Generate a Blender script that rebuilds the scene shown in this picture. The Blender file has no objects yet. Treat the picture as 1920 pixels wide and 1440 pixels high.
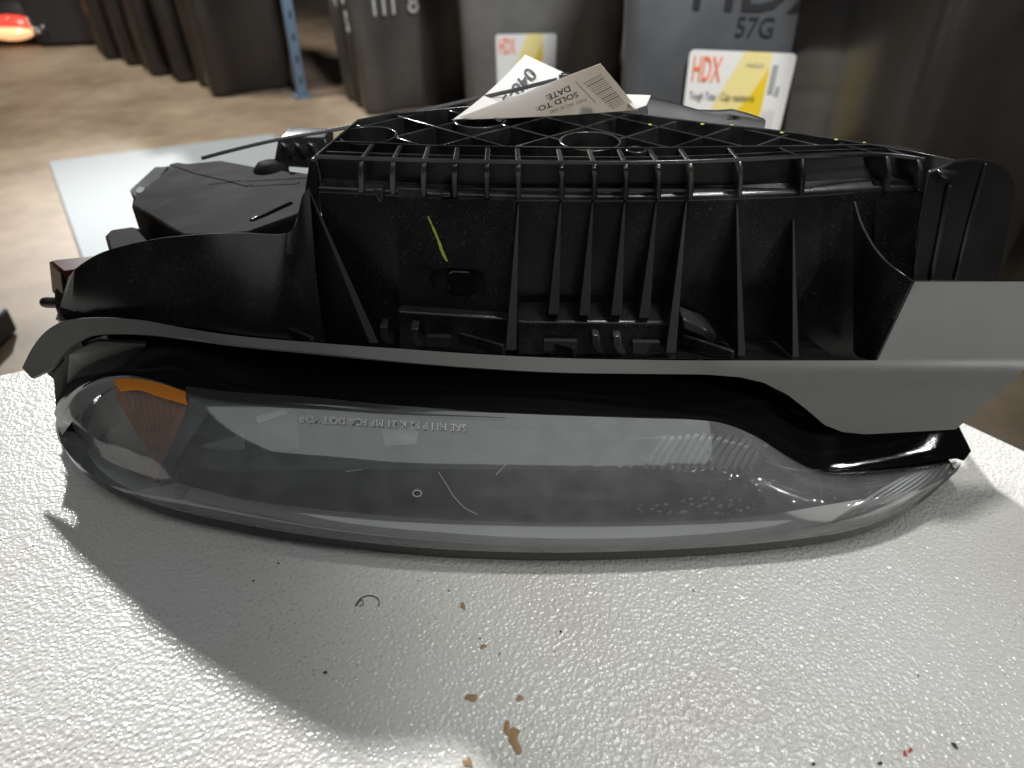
import bpy, bmesh, math, random
import numpy as np
from mathutils import Vector
random.seed(7)
sc = bpy.context.scene
COL = sc.collection
# ------------------------------------------------------------------ camera
PITCH = math.radians(36.0); HC = 0.39; FP = 1350.0
cp, sp = math.cos(PITCH), math.sin(PITCH)
cam = bpy.data.cameras.new("camera"); camo = bpy.data.objects.new("camera", cam); COL.objects.link(camo)
cam.sensor_width = 36.0; cam.lens = 36.0 * FP / 1920.0
cam.clip_start = 0.02; cam.clip_end = 60
camo.location = (0, 0, HC); camo.rotation_euler = (math.pi / 2 - PITCH, 0, 0)
cam.dof.use_dof = True; cam.dof.focus_distance = 0.5; cam.dof.aperture_fstop = 5.6
sc.camera = camo
# ------------------------------------------------------------------ light
w = bpy.data.worlds.new("World"); sc.world = w; w.use_nodes = True
w.node_tree.nodes["Background"].inputs[0].default_value = (0.75, 0.8, 0.9, 1)
w.node_tree.nodes["Background"].inputs[1].default_value = 0.012
sc.view_settings.view_transform = 'Standard'; sc.view_settings.look = 'None'
sc.view_settings.exposure = 0.0; sc.view_settings.gamma = 1.0

def lamp(name, kind, loc, target, energy, color=(1, 1, 1), **kw):
    l = bpy.data.lights.new(name, kind); l.energy = energy; l.color = color
    for k, v in kw.items(): setattr(l, k, v)
    o = bpy.data.objects.new(name, l); COL.objects.link(o); o.location = loc
    d = Vector(target) - Vector(loc)
    o.rotation_euler = d.to_track_quat('-Z', 'Y').to_euler()
    return o
lamp("work_lamp", 'SPOT', (-3.7, 7.8, 4.5), (0, 0.35, 0), 6200, (1.0, 0.99, 0.98), spot_size=math.radians(21), spot_blend=0.6, shadow_soft_size=0.17)
lamp("ceiling_panel", 'AREA', (-0.25, -0.50, 1.9), (-0.25, -0.48, 0), 12.0, (0.97, 1.0, 1.0), shape='RECTANGLE', size=2.8, size_y=1.7)
lamp("added_bench_fill", 'SPOT', (0.52, 0.78, 1.7), (0.52, 0.40, 0), 55, (1.0, 0.995, 0.975), spot_size=math.radians(42), spot_blend=0.35, shadow_soft_size=0.10)  # added fill spot; its cone edge makes the dark patch at left
lamp("added_front_fill", 'SPOT', (1.5, -0.8, 1.0), (0.42, 0.25, 0), 40, (1.0, 0.99, 0.97), spot_size=math.radians(22), spot_blend=0.4, shadow_soft_size=0.025)  # added low spot to lift the table brightness at right
lamp("added_tote_fill", 'SPOT', (0.5, 0.1, 1.9), (0.05, 2.2, -0.1), 330, (0.96, 0.985, 1.0), spot_size=math.radians(64), spot_blend=0.5, shadow_soft_size=0.2)  # added spot, only there to brighten the tote fronts
lamp("aisle_lamp", 'SPOT', (-1.75, 2.3, 2.6), (-1.6, 2.6, -0.3), 480, (1.0, 0.93, 0.84), spot_size=math.radians(62), spot_blend=0.5, shadow_soft_size=0.25)
# ------------------------------------------------------------------ helpers
def ray(px, py):
    u, v = (px - 960) / FP, (py - 720) / FP
    return np.array([u, cp - v * sp, -(sp + v * cp)])
O = np.array([0, 0, HC])
def atY(px, py, Y):
    d = ray(px, py); return O + d * (Y / d[1])
def atZ(px, py, Z):
    d = ray(px, py); return O + d * ((Z - HC) / d[2])
def atP(px, py, p0, n):
    d = ray(px, py); p0 = np.array(p0, float); n = np.array(n, float)
    return O + d * (np.dot(p0 - O, n) / np.dot(d, n))
def Ys(lst): return [atY(*p) for p in lst]
def Zs(lst): return [atZ(*p) for p in lst]
def resample(pts, n):
    """smooth (Catmull-Rom) resampling, even in arc length"""
    P = np.array(pts, float); m = len(P)
    Q = np.vstack([2 * P[0] - P[1], P, 2 * P[-1] - P[-2]])
    out = []
    for i in range(m - 1):
        p0, p1, p2, p3 = Q[i:i + 4]
        for t in np.linspace(0, 1, 8, endpoint=False):
            out.append(0.5 * (2 * p1 + (p2 - p0) * t + (2 * p0 - 5 * p1 + 4 * p2 - p3) * t * t + (3 * p1 - p0 - 3 * p2 + p3) * t ** 3))
    out.append(P[-1]); out = np.array(out)
    s = np.concatenate([[0], np.cumsum(np.linalg.norm(np.diff(out, axis=0), axis=1))])
    q = np.linspace(0, s[-1], n)
    return np.stack([np.interp(q, s, out[:, k]) for k in range(3)], 1)
def byx(pts, n=None, xs=None):
    """resample a left-to-right curve at even world X"""
    R = resample(pts, 240)
    if xs is None: xs = np.linspace(R[0, 0], R[-1, 0], n)
    return np.stack([xs, np.interp(xs, R[:, 0], R[:, 1]), np.interp(xs, R[:, 0], R[:, 2])], 1)

class MB:
    def __init__(s): s.v = []; s.f = []
    def add(s, vs, fs):
        o = len(s.v); s.v += [tuple(map(float, p)) for p in vs]; s.f += [[i + o for i in f] for f in fs]; return s
    def loft(s, rows, closed=False):
        rows = [np.array(r, float) for r in rows]; n = len(rows[0]); fs = []
        for a in range(len(rows) - 1):
            for b in range(n - 1 if not closed else n):
                c = (b + 1) % n
                fs.append([a * n + b, a * n + c, (a + 1) * n + c, (a + 1) * n + b])
        return s.add(np.vstack(rows), fs)
    def slab(s, poly, off):
        """closed prism: polygon and the same polygon moved by off"""
        A = np.array(poly, float); B = A + np.array(off, float); n = len(A)
        fs = [list(range(n)), list(range(2 * n - 1, n - 1, -1))]
        fs += [[i, i + n, (i + 1) % n + n, (i + 1) % n] for i in range(n)]
        return s.add(np.vstack([A, B]), fs)
    def box(s, c, h, rz=0):
        vs = []; ca, sa = math.cos(rz), math.sin(rz)
        for z in (-1, 1):
            for x, y in ((-1, -1), (1, -1), (1, 1), (-1, 1)):
                X, Y = x * h[0], y * h[1]
                vs.append((c[0] + X * ca - Y * sa, c[1] + X * sa + Y * ca, c[2] + z * h[2]))
        return s.add(vs, [[3, 2, 1, 0], [4, 5, 6, 7], [0, 1, 5, 4], [1, 2, 6, 5], [2, 3, 7, 6], [3, 0, 4, 7]])
    def bar(s, a, b, wx, up, wz):
        """square bar from a to b: half width wx, half height wz along up"""
        a = np.array(a, float); b = np.array(b, float); d = b - a; d /= np.linalg.norm(d)
        up = np.array(up, float); up = up - d * np.dot(up, d); up /= np.linalg.norm(up); sd = np.cross(d, up)
        vs = [p + sd * x * wx + up * z * wz for p in (a, b) for x, z in ((-1, -1), (1, -1), (1, 1), (-1, 1))]
        return s.add(vs, [[3, 2, 1, 0], [4, 5, 6, 7], [0, 1, 5, 4], [1, 2, 6, 5], [2, 3, 7, 6], [3, 0, 4, 7]])
    def path(s, pts, wx, up, wz):
        """continuous rectangular strip along a polyline"""
        P = np.array(pts, float); n = len(P); up = np.array(up, float); rows = []
        for i in range(n):
            d = P[min(i + 1, n - 1)] - P[max(i - 1, 0)]; d /= np.linalg.norm(d)
            u = up - d * np.dot(up, d); u /= np.linalg.norm(u); sd = np.cross(d, u)
            rows.append([P[i] + sd * x * wx + u * z * wz for x, z in ((-1, -1), (1, -1), (1, 1), (-1, 1))])
        o = len(s.v); s.loft(rows, closed=True)
        s.f += [[o + 3, o + 2, o + 1, o], [o + 4 * n - 4 + k for k in range(4)]]
        return s
    def tube(s, pts, r, n=10, cap=True):
        P = np.array(pts, float); m = len(P); rows = []
        rr = r if hasattr(r, '__len__') else [r] * m
        for i in range(m):
            d = P[min(i + 1, m - 1)] - P[max(i - 1, 0)]; d /= np.linalg.norm(d)
            u = np.cross(d, (0.13, 0.31, 0.94)); u /= np.linalg.norm(u); v = np.cross(d, u)
            rows.append([P[i] + rr[i] * (u * math.cos(2 * math.pi * k / n) + v * math.sin(2 * math.pi * k / n)) for k in range(n)])
        o = len(s.v); s.loft(rows, closed=True)
        if cap: s.f += [[o + k for k in range(n)][::-1], [o + (m - 1) * n + k for k in range(n)]]
        return s
    def ring(s, c, r0, r1, z0, z1, n=32, ax=(1, 1)):
        rows = []
        for r, z in ((r0, z0), (r0, z1), (r1, z1), (r1, z0), (r0, z0)):
            rows.append([(c[0] + r * ax[0] * math.cos(2 * math.pi * k / n), c[1] + r * ax[1] * math.sin(2 * math.pi * k / n), z) for k in range(n)])
        return s.loft(rows, closed=True)
    def build(s, name, m, parent=None, smooth=False, bevel=0, seg=2, label=None, angle=40, solid=0, kind=None, merge=1e-6):
        me = bpy.data.meshes.new(name)
        off = np.array(parent['base']) if parent is not None and 'base' in parent else np.zeros(3)
        me.from_pydata([tuple(np.array(p) - off) for p in s.v], [], s.f); me.update()
        bm = bmesh.new(); bm.from_mesh(me)
        bmesh.ops.remove_doubles(bm, verts=bm.verts, dist=merge)
        bmesh.ops.recalc_face_normals(bm, faces=bm.faces)
        bm.to_mesh(me); bm.free()
        me.materials.append(m)
        o = bpy.data.objects.new(name, me); COL.objects.link(o)
        if parent is not None:
            o.parent = parent
            if 'base' in parent: o['base'] = list(parent['base'])
        if solid:
            md = o.modifiers.new("solid", 'SOLIDIFY'); md.thickness = solid; md.offset = 0
            if smooth: bv = o.modifiers.new('edge', 'BEVEL'); bv.width = min(.0005, solid * .3); bv.segments = 2; bv.limit_method = 'ANGLE'; bv.angle_limit = math.radians(40); bv.harden_normals = True
        if bevel:
            md = o.modifiers.new("bevel", 'BEVEL'); md.width = bevel; md.segments = seg; md.limit_method = 'ANGLE'; md.angle_limit = math.radians(32)
            md.harden_normals = False
        if smooth or bevel:
            me.set_sharp_from_angle(angle=math.radians(angle)); me.polygons.foreach_set('use_smooth', [True] * len(me.polygons))
        if label: o['label'] = label
        if kind: o['kind'] = kind
        return o

def thing(name, label, cat, loc=(0, 0, 0), group=None):
    o = bpy.data.objects.new(name, None); COL.objects.link(o); o.location = loc
    o.empty_display_size = 0.05
    o['base'] = list(map(float, loc)); o['label'] = label; o['category'] = cat
    if group: o['group'] = group
    return o
def tag(o, label, cat, group=None):
    o['label'] = label; o['category'] = cat
    if group: o['group'] = group
    return o

def text_polys(body, size=1.0, bold=0.0, res=3):
    """flat lettering as (verts, faces), lower-left at 0,0, cap height about 0.7*size"""
    c = bpy.data.curves.new("t", 'FONT'); c.body = body; c.size = size; c.resolution_u = res; c.offset = bold; c.fill_mode = 'FRONT'
    o = bpy.data.objects.new("t", c); COL.objects.link(o)
    dg = bpy.context.evaluated_depsgraph_get(); me = bpy.data.meshes.new_from_object(o.evaluated_get(dg))
    V = np.array([v.co[:] for v in me.vertices]) if len(me.vertices) else np.zeros((0, 3)); F = [list(p.vertices) for p in me.polygons]
    bpy.data.objects.remove(o); bpy.data.curves.remove(c); bpy.data.meshes.remove(me)
    return V, F
# ------------------------------------------------------------------ materials
def mat(name, base, rough=0.5, metal=0.0, spec=0.5, coat=0.0, coat_rough=0.05):
    m = bpy.data.materials.new(name); m.use_nodes = True; b = m.node_tree.nodes["Principled BSDF"]
    b.inputs["Base Color"].default_value = (*base, 1); b.inputs["Roughness"].default_value = rough
    b.inputs["Metallic"].default_value = metal; b.inputs["Specular IOR Level"].default_value = spec
    b.inputs["Coat Weight"].default_value = coat; b.inputs["Coat Roughness"].default_value = coat_rough
    return m
def nd(m, t, **kw):
    n = m.node_tree.nodes.new(t)
    for k, v in kw.items():
        if isinstance(v, tuple) and len(v) == 2 and v[0] == 'in': pass
        setattr(n, k, v)
    return n
def lk(m, a, b): m.node_tree.links.new(a, b)
def noise(m, scale, detail=3, rough=0.5, coord=None, dist=0):
    n = nd(m, "ShaderNodeTexNoise"); n.inputs["Scale"].default_value = scale; n.inputs["Detail"].default_value = detail
    n.inputs["Roughness"].default_value = rough; n.inputs["Distortion"].default_value = dist
    if coord is None:
        g = nd(m, "ShaderNodeNewGeometry"); coord = g.outputs["Position"]
    lk(m, coord, n.inputs["Vector"]); return n
def ramp(m, src, stops):
    r = nd(m, "ShaderNodeValToRGB"); e = r.color_ramp.elements
    while len(e) < len(stops): e.new(0.5)
    for k, (p, c) in enumerate(stops):
        e[k].position = p; e[k].color = (*c, 1) if hasattr(c, '__len__') else (c, c, c, 1)
    lk(m, src, r.inputs[0]); return r
def mix(m, fac, a, b, mode='MIX'):
    n = nd(m, "ShaderNodeMix", data_type='RGBA', blend_type=mode)
    for s, i in ((fac, 0), (a, 6), (b, 7)):
        if hasattr(s, 'is_output'): lk(m, s, n.inputs[i])
        elif hasattr(s, '__len__'): n.inputs[i].default_value = (*s, 1)
        else: n.inputs[i].default_value = s
    return n.outputs[2]
def bump(m, h, dist, strength=1.0):
    b = nd(m, "ShaderNodeBump"); b.inputs["Distance"].default_value = dist; b.inputs["Strength"].default_value = strength
    lk(m, h, b.inputs["Height"]); lk(m, b.outputs[0], m.node_tree.nodes["Principled BSDF"].inputs["Normal"]); return b
def P(m): return m.node_tree.nodes["Principled BSDF"]

def dusty(name, base, rough, dust=(0.22, 0.215, 0.20), speck=0.64, film=0.04, coat=0.0):
    """moulded plastic with a film of dust and pale specks"""
    m = mat(name, base, rough, coat=coat)
    sp_ = noise(m, 900, 2, 0.6); big = noise(m, 22, 4, 0.6)
    s = ramp(m, sp_.outputs[0], [(speck, 0), (speck + 0.06, 1)])
    g = ramp(m, big.outputs[0], [(0.40, 0), (0.75, 1)])
    mul = nd(m, "ShaderNodeMath", operation='MULTIPLY'); lk(m, s.outputs[0], mul.inputs[0]); lk(m, g.outputs[0], mul.inputs[1])
    f = nd(m, "ShaderNodeMath", operation='MULTIPLY'); lk(m, g.outputs[0], f.inputs[0]); f.inputs[1].default_value = film
    ad = nd(m, "ShaderNodeMath", operation='ADD', use_clamp=True); lk(m, mul.outputs[0], ad.inputs[0]); lk(m, f.outputs[0], ad.inputs[1])
    lk(m, mix(m, ad.outputs[0], base, dust), P(m).inputs["Base Color"])
    rr = nd(m, "ShaderNodeMapRange"); lk(m, big.outputs[0], rr.inputs[0]); rr.inputs[3].default_value = rough * 0.8; rr.inputs[4].default_value = rough * 1.3
    lk(m, rr.outputs[0], P(m).inputs["Roughness"])
    bump(m, noise(m, 1600, 2).outputs[0], 0.00006, 0.6)
    return m
M_BLACK = dusty("black_moulded_plastic", (0.008, 0.008, 0.0085), 0.25)
M_EDGE = dusty("black_rib_plastic", (0.014, 0.014, 0.0145), 0.17, speck=0.72, film=0.22)
M_FIN = dusty("black_gusset_plastic", (0.008, 0.008, 0.0085), 0.4, speck=0.76, film=0.02)
P(M_FIN).inputs["Specular IOR Level"].default_value = 0.3
M_SATIN = dusty("black_satin_painted_reflection", (0.150, 0.149, 0.143), 0.36, speck=0.76, film=0.15)  # black trim; the white table it mirrors is painted in as grey
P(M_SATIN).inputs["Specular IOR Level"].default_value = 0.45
M_PURPLE = dusty("brown_black_cover_plastic", (0.010, 0.0085, 0.0085), 0.5, dust=(0.18, 0.17, 0.18), film=0.20, speck=0.70)
P(M_PURPLE).inputs["Specular IOR Level"].default_value = 0.004
M_MAROON = dusty("maroon_plastic", (0.05, 0.012, 0.011), 0.3, dust=(0.12, 0.06, 0.06), film=0.2)
P(M_MAROON).inputs["Specular IOR Level"].default_value = 0.05
M_GLOSS = dusty("gloss_black_plastic", (0.006, 0.006, 0.007), 0.05, speck=0.73, film=0.004)
M_TIE = mat("black_nylon", (0.02, 0.021, 0.024), 0.3)
M_WHITEPLASTIC = mat("white_nylon", (0.7, 0.7, 0.7), 0.4)
M_YELLOW = mat("yellow_green_grease_pencil", (0.42, 0.50, 0.06), 0.6)
M_CHROME = mat("chrome", (0.75, 0.76, 0.77), 0.12, metal=1.0)
M_SILVER = mat("silver_bezel_paint", (0.30, 0.31, 0.31), 0.32, metal=0.5)
M_DARKBEZEL = mat("dark_bezel_and_reflection", (0.03, 0.031, 0.032), 0.3)  # also paints the dark reflection band inside the lens
M_GREYBEZEL = mat("grey_bezel_and_reflection", (0.17, 0.175, 0.175), 0.4)  # also paints the pale reflection in the upper lens
M_AMBER = mat("amber_lens", (1.0, 0.36, 0.03), 0.2, coat=0.5)
M_AMBERD = mat("brown_amber", (0.74, 0.34, 0.11), 0.3)
M_AMBERE = mat("bright_amber", (0.80, 0.27, 0.04), 0.12, coat=0.6)
M_PEACH = mat("peach_stripe", (0.95, 0.45, 0.25), 0.35)
M_CREAM = mat("cream_reflector", (0.90, 0.88, 0.84), 0.5)
M_PALEBEZEL = mat("pale_bezel_paint", (0.66, 0.67, 0.66), 0.35)

def lens_mat():
    m = bpy.data.materials.new("clear_hazed_polycarbonate"); m.use_nodes = True; t = m.node_tree; t.nodes.clear()
    out = t.nodes.new("ShaderNodeOutputMaterial")
    tr = t.nodes.new("ShaderNodeBsdfTransparent"); tr.inputs[0].default_value = (0.93, 0.945, 0.945, 1)
    df = t.nodes.new("ShaderNodeBsdfDiffuse"); df.inputs[0].default_value = (0.76, 0.775, 0.775, 1)
    gl = t.nodes.new("ShaderNodeBsdfGlossy"); gl.inputs["Roughness"].default_value = 0.05
    fr = t.nodes.new("ShaderNodeFresnel"); fr.inputs[0].default_value = 2.15
    n1 = noise(m, 60, 4, 0.6); n2 = noise(m, 1400, 2, 0.5)
    h = nd(m, "ShaderNodeMapRange"); lk(m, n1.outputs[0], h.inputs[0]); h.inputs[3].default_value = 0.09; h.inputs[4].default_value = 0.26
    spk = ramp(m, n2.outputs[0], [(0.72, 0), (0.78, 0.5)])
    ad = nd(m, "ShaderNodeMath", operation='ADD', use_clamp=True); lk(m, h.outputs[0], ad.inputs[0]); lk(m, spk.outputs[0], ad.inputs[1])
    m1 = t.nodes.new("ShaderNodeMixShader"); lk(m, ad.outputs[0], m1.inputs[0]); lk(m, tr.outputs[0], m1.inputs[1]); lk(m, df.outputs[0], m1.inputs[2])
    m2 = t.nodes.new("ShaderNodeMixShader"); lk(m, fr.outputs[0], m2.inputs[0]); lk(m, m1.outputs[0], m2.inputs[1]); lk(m, gl.outputs[0], m2.inputs[2])
    # tiny moulding pimples toward the right-hand end
    g = nd(m, "ShaderNodeNewGeometry"); sx = nd(m, "ShaderNodeSeparateXYZ"); lk(m, g.outputs["Position"], sx.inputs[0])
    rg = nd(m, "ShaderNodeMapRange"); lk(m, sx.outputs[0], rg.inputs[0]); rg.inputs[1].default_value = 0.03; rg.inputs[2].default_value = 0.12
    vo = nd(m, "ShaderNodeTexVoronoi"); vo.inputs["Scale"].default_value = 210; lk(m, g.outputs["Position"], vo.inputs["Vector"])
    dots = ramp(m, vo.outputs["Distance"], [(0.0, 1), (0.42, 0)])
    rz = nd(m, "ShaderNodeMapRange"); lk(m, sx.outputs[2], rz.inputs[0]); rz.inputs[1].default_value = 0.075; rz.inputs[2].default_value = 0.05
    mu = nd(m, "ShaderNodeMath", operation='MULTIPLY'); lk(m, dots.outputs[0], mu.inputs[0]); lk(m, rg.outputs[0], mu.inputs[1])
    b = nd(m, "ShaderNodeBump"); b.inputs["Distance"].default_value = 0.0004; b.inputs["Strength"].default_value = 0.8; mu2 = nd(m, "ShaderNodeMath", operation='MULTIPLY'); lk(m, mu.outputs[0], mu2.inputs[0]); mu3 = nd(m, "ShaderNodeMath", operation='MULTIPLY'); rz2 = nd(m, "ShaderNodeMapRange"); lk(m, sx.outputs[2], rz2.inputs[0]); rz2.inputs[1].default_value = 0.034; rz2.inputs[2].default_value = 0.042; lk(m, rz.outputs[0], mu3.inputs[0]); lk(m, rz2.outputs[0], mu3.inputs[1]); lk(m, mu3.outputs[0], mu2.inputs[1]); lk(m, mu2.outputs[0], b.inputs["Height"])
    lk(m, b.outputs[0], gl.inputs["Normal"]); lk(m, b.outputs[0], df.inputs["Normal"])
    lk(m, m2.outputs[0], out.inputs[0]); return m
M_LENS = lens_mat()

def table_mat():
    m = mat("pebbled_white_plastic", (0.74, 0.735, 0.71), 0.20)
    g = nd(m, "ShaderNodeNewGeometry"); pos = g.outputs["Position"]
    wob = noise(m, 90, 2, 0.5, pos)
    av = nd(m, "ShaderNodeVectorMath", operation='MULTIPLY_ADD'); lk(m, wob.outputs["Color"], av.inputs[0]); av.inputs[1].default_value = (0.004, 0.004, 0.0); lk(m, pos, av.inputs[2])
    v = nd(m, "ShaderNodeTexVoronoi", feature='SMOOTH_F1'); v.inputs["Scale"].default_value = 390; v.inputs["Smoothness"].default_value = 0.55
    lk(m, av.outputs[0], v.inputs["Vector"])
    n = noise(m, 420, 3, 0.55, pos)
    hh = nd(m, "ShaderNodeMath", operation='MULTIPLY_ADD'); lk(m, n.outputs[0], hh.inputs[0]); hh.inputs[1].default_value = 0.55; lk(m, v.outputs["Distance"], hh.inputs[2])
    bump(m, hh.outputs[0], 0.0008, 0.85)
    # grime caught in the pits, thicker in patches
    pit = ramp(m, n.outputs[0], [(0.29, 1), (0.43, 0)])
    patch = ramp(m, noise(m, 9, 4, 0.65, pos).outputs[0], [(0.42, 0.05), (0.66, 0.75)])
    mu = nd(m, "ShaderNodeMath", operation='MULTIPLY'); lk(m, pit.outputs[0], mu.inputs[0]); lk(m, patch.outputs[0], mu.inputs[1])
    c1 = mix(m, mu.outputs[0], (0.745, 0.74, 0.715), (0.20, 0.17, 0.12))
    sp_ = ramp(m, noise(m, 330, 1, 0.4, pos).outputs[0], [(0.79, 0), (0.82, 1)])
    c2 = mix(m, sp_.outputs[0], c1, (0.06, 0.055, 0.05))
    yel = ramp(m, noise(m, 5, 3, 0.5, pos).outputs[0], [(0.38, 0), (0.62, 0.55)])
    lk(m, mix(m, yel.outputs[0], c2, (0.80, 0.78, 0.70), 'MULTIPLY'), P(m).inputs["Base Color"])
    return m
M_TABLE = table_mat()
M_STAIN = mat("rust_brown_stain", (0.36, 0.21, 0.09), 0.5)
M_INK = mat("ink", (0.03, 0.03, 0.035), 0.6)
M_REDINK = mat("red_ink", (0.5, 0.04, 0.05), 0.6)

def floor_mat():
    m = mat("stained_concrete", (0.4, 0.33, 0.26), 0.55)
    a = noise(m, 1.6, 6, 0.62); b = noise(m, 14, 4, 0.6)
    c = ramp(m, a.outputs[0], [(0.33, (0.15, 0.113, 0.080)), (0.50, (0.225, 0.177, 0.126)), (0.68, (0.29, 0.238, 0.175))])
    d = ramp(m, b.outputs[0], [(0.3, 0.75), (0.7, 1.0)])
    lk(m, mix(m, 1.0, c.outputs[0], d.outputs[0], 'MULTIPLY'), P(m).inputs["Base Color"])
    r = ramp(m, a.outputs[0], [(0.3, 0.4), (0.7, 0.65)]); lk(m, r.outputs[0], P(m).inputs["Roughness"])
    bump(m, b.outputs[0], 0.002, 0.4); return m
M_FLOOR = floor_mat(); P(M_FLOOR).inputs["Specular IOR Level"].default_value = 0.15
def bin_mat(name, base, rough):
    m = mat(name, base, rough)
    a = noise(m, 5, 5, 0.6)
    c = ramp(m, a.outputs[0], [(0.3, tuple(x * 0.75 for x in base)), (0.7, tuple(x * 1.35 for x in base))])
    lk(m, c.outputs[0], P(m).inputs["Base Color"]); bump(m, noise(m, 500, 2).outputs[0], 0.0002, 0.4); return m
M_BIN = bin_mat("charcoal_tote_plastic", (0.080, 0.085, 0.092), 0.32)
M_BIN2 = bin_mat("black_tote_plastic", (0.022, 0.019, 0.017), 0.30)
M_BIN3 = bin_mat("grey_brown_tote_plastic", (0.065, 0.060, 0.056), 0.28)
M_BIN4 = bin_mat("mid_grey_tote_plastic", (0.12, 0.117, 0.113), 0.4)
M_PAPER = mat("white_paper", (0.78, 0.77, 0.75), 0.7)
_t = M_PAPER.node_tree; _tr = _t.nodes.new("ShaderNodeBsdfTranslucent"); _tr.inputs[0].default_value = (0.78, 0.70, 0.60, 1)
_mx = _t.nodes.new("ShaderNodeMixShader"); _mx.inputs[0].default_value = 0.35; _t.links.new(P(M_PAPER).outputs[0], _mx.inputs[1]); _t.links.new(_tr.outputs[0], _mx.inputs[2])
_t.links.new(_mx.outputs[0], _t.nodes["Material Output"].inputs[0])
M_LABELWHITE = mat("label_white", (0.72, 0.71, 0.68), 0.5)
M_LABELYELLOW = mat("label_yellow", (0.75, 0.52, 0.02), 0.5)
M_LABELPALE = mat("label_pale_yellow", (0.78, 0.66, 0.28), 0.5)
M_LABELORANGE = mat("label_orange", (0.80, 0.20, 0.08), 0.5)
M_LABELGREY = mat("label_grey", (0.33, 0.33, 0.32), 0.5)
M_CHALK = mat("white_chalk", (0.5, 0.5, 0.5), 0.9)
M_BLUE = bin_mat("blue_painted_steel", (0.11, 0.165, 0.235), 0.4)
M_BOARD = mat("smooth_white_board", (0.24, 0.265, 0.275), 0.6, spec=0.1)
M_RUBBER = mat("dark_rubber", (0.012, 0.011, 0.012), 0.6)

# ------------------------------------------------------------------ setting: floor
FZ = -0.30
fl = MB().add([(-14, -3, FZ), (14, -3, FZ), (14, 18, FZ), (-14, 18, FZ)], [[0, 1, 2, 3]]).build("floor", M_FLOOR)
fl['kind'] = 'structure'
# ------------------------------------------------------------------ table with a pebbled top
L0, L1 = atZ(0, 700, 0), atZ(90, 681, 0); R0_, R1_ = atZ(1920, 840, 0), atZ(1790, 780, 0)
dl = (L1 - L0); dr = (R1_ - R0_)
tt = np.linalg.solve(np.array([[dl[0], -dr[0]], [dl[1], -dr[1]]]), (R0_ - L0)[:2])
Cn = L0 + dl * tt[0]
A_ = L0 - dl / np.linalg.norm(dl) * 0.9; B_ = R0_ - dr / np.linalg.norm(dr) * 0.8
poly = [A_, Cn, B_, (0.9, -0.7, 0), (-1.1, -0.7, 0)]
tb = thing("table", "white pebbled plastic table top with brown specks under the headlight", "table", (0.05, 0.1, FZ))
MB().slab([(p[0], p[1], 0) for p in poly], (0, 0, -0.035)).build("table_top", M_TABLE, tb, bevel=0.006, seg=3)
for p in poly:
    q = np.array([p[0], p[1]]) * 0.86 + np.array([0.0, 0.02])
    MB().tube([(q[0], q[1], FZ + 0.001), (q[0], q[1], -0.036)], 0.014, 12).build("leg", M_LABELGREY, tb)
def blob(mb, c, r, ex=1.0, rot=0.0, h=0.0003, n=14):
    vs = [(c[0], c[1], c[2] + h)]; ph = random.random() * 6
    for k in range(n):
        a = 2 * math.pi * k / n; q = r * (1 + 0.28 * math.sin(2 * a + ph) + 0.18 * math.sin(3 * a + 2 * ph) + random.uniform(-.12, .12))
        x, y = q * ex * math.cos(a), q * math.sin(a)
        vs.append((c[0] + x * math.cos(rot) - y * math.sin(rot), c[1] + x * math.sin(rot) + y * math.cos(rot), c[2] + 0.0001))
    mb.add(vs, [[0, 1 + k, 1 + (k + 1) % n] for k in range(n)])
for px, py, r, ex, rot in ((965, 1388, 9, 1.9, 1.9), (951, 1366, 6, 1.5, 1.6), (972, 1371, 3, 1, 0), (884, 1308, 6, 1.5, .4), (975, 1309, 4, 1.4, 2.8),
                           (868, 1136, 5, 1.2, 2), (842, 1107, 1.8, 1, 0), (906, 1212, 4, 1.2, .5), (900, 1197, 2.2, 1, 0), (937, 1226, 2.0, 1.3, 0), (877, 1429, 5, 1.6, 2)):
    m_ = MB(); c = atZ(px, py, 0.0005); blob(m_, c, r * 0.45 / FP * 1.15, ex, rot); m_.build("stain", M_STAIN, tb)
for px, py, r in ((1790, 1398, 3.5), (1650, 1431, 3), (1525, 1433, 2.5), (1052, 1184, 2), (610, 1261, 2.8), (475, 1089, 2), (522, 1056, 2), (1722, 1267, 1.4)):
    m_ = MB(); c = atZ(px, py, 0.0005); blob(m_, c, r * 0.45 / FP, 1.5, random.random() * 3, n=9); m_.build("dark_speck", M_INK, tb)
for px, py in ((1697, 1413), (1707, 1407)):
    m_ = MB(); blob(m_, atZ(px, py, 0.0005), 3 * 0.45 / FP, 1.6, 1, n=9); m_.build("red_speck", M_REDINK, tb)
arc = resample([atZ(*p, 0.0006) for p in ((666, 1136), (672, 1126), (684, 1118), (698, 1117), (709, 1123), (711, 1133), (708, 1137))], 24)
MB().path(arc, 0.00022, (0, 0, 1), 0.0002).build("pen_mark", M_INK, tb)
arc = resample([atZ(*p, 0.0006) for p in ((668, 1136), (678, 1124), (681, 1133), (673, 1136))], 12)
MB().path(arc, 0.00018, (0, 0, 1), 0.0002).build("pen_mark", M_INK, tb)
# ------------------------------------------------------------------ smooth white board on the floor behind
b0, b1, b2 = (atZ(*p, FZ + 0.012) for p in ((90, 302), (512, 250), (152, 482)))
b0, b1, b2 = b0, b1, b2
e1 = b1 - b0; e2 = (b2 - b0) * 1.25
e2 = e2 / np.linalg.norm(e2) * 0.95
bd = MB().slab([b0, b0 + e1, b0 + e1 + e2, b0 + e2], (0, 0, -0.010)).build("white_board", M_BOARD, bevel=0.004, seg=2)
tag(bd, "smooth white board lying on the floor behind the headlight", "board")

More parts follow.
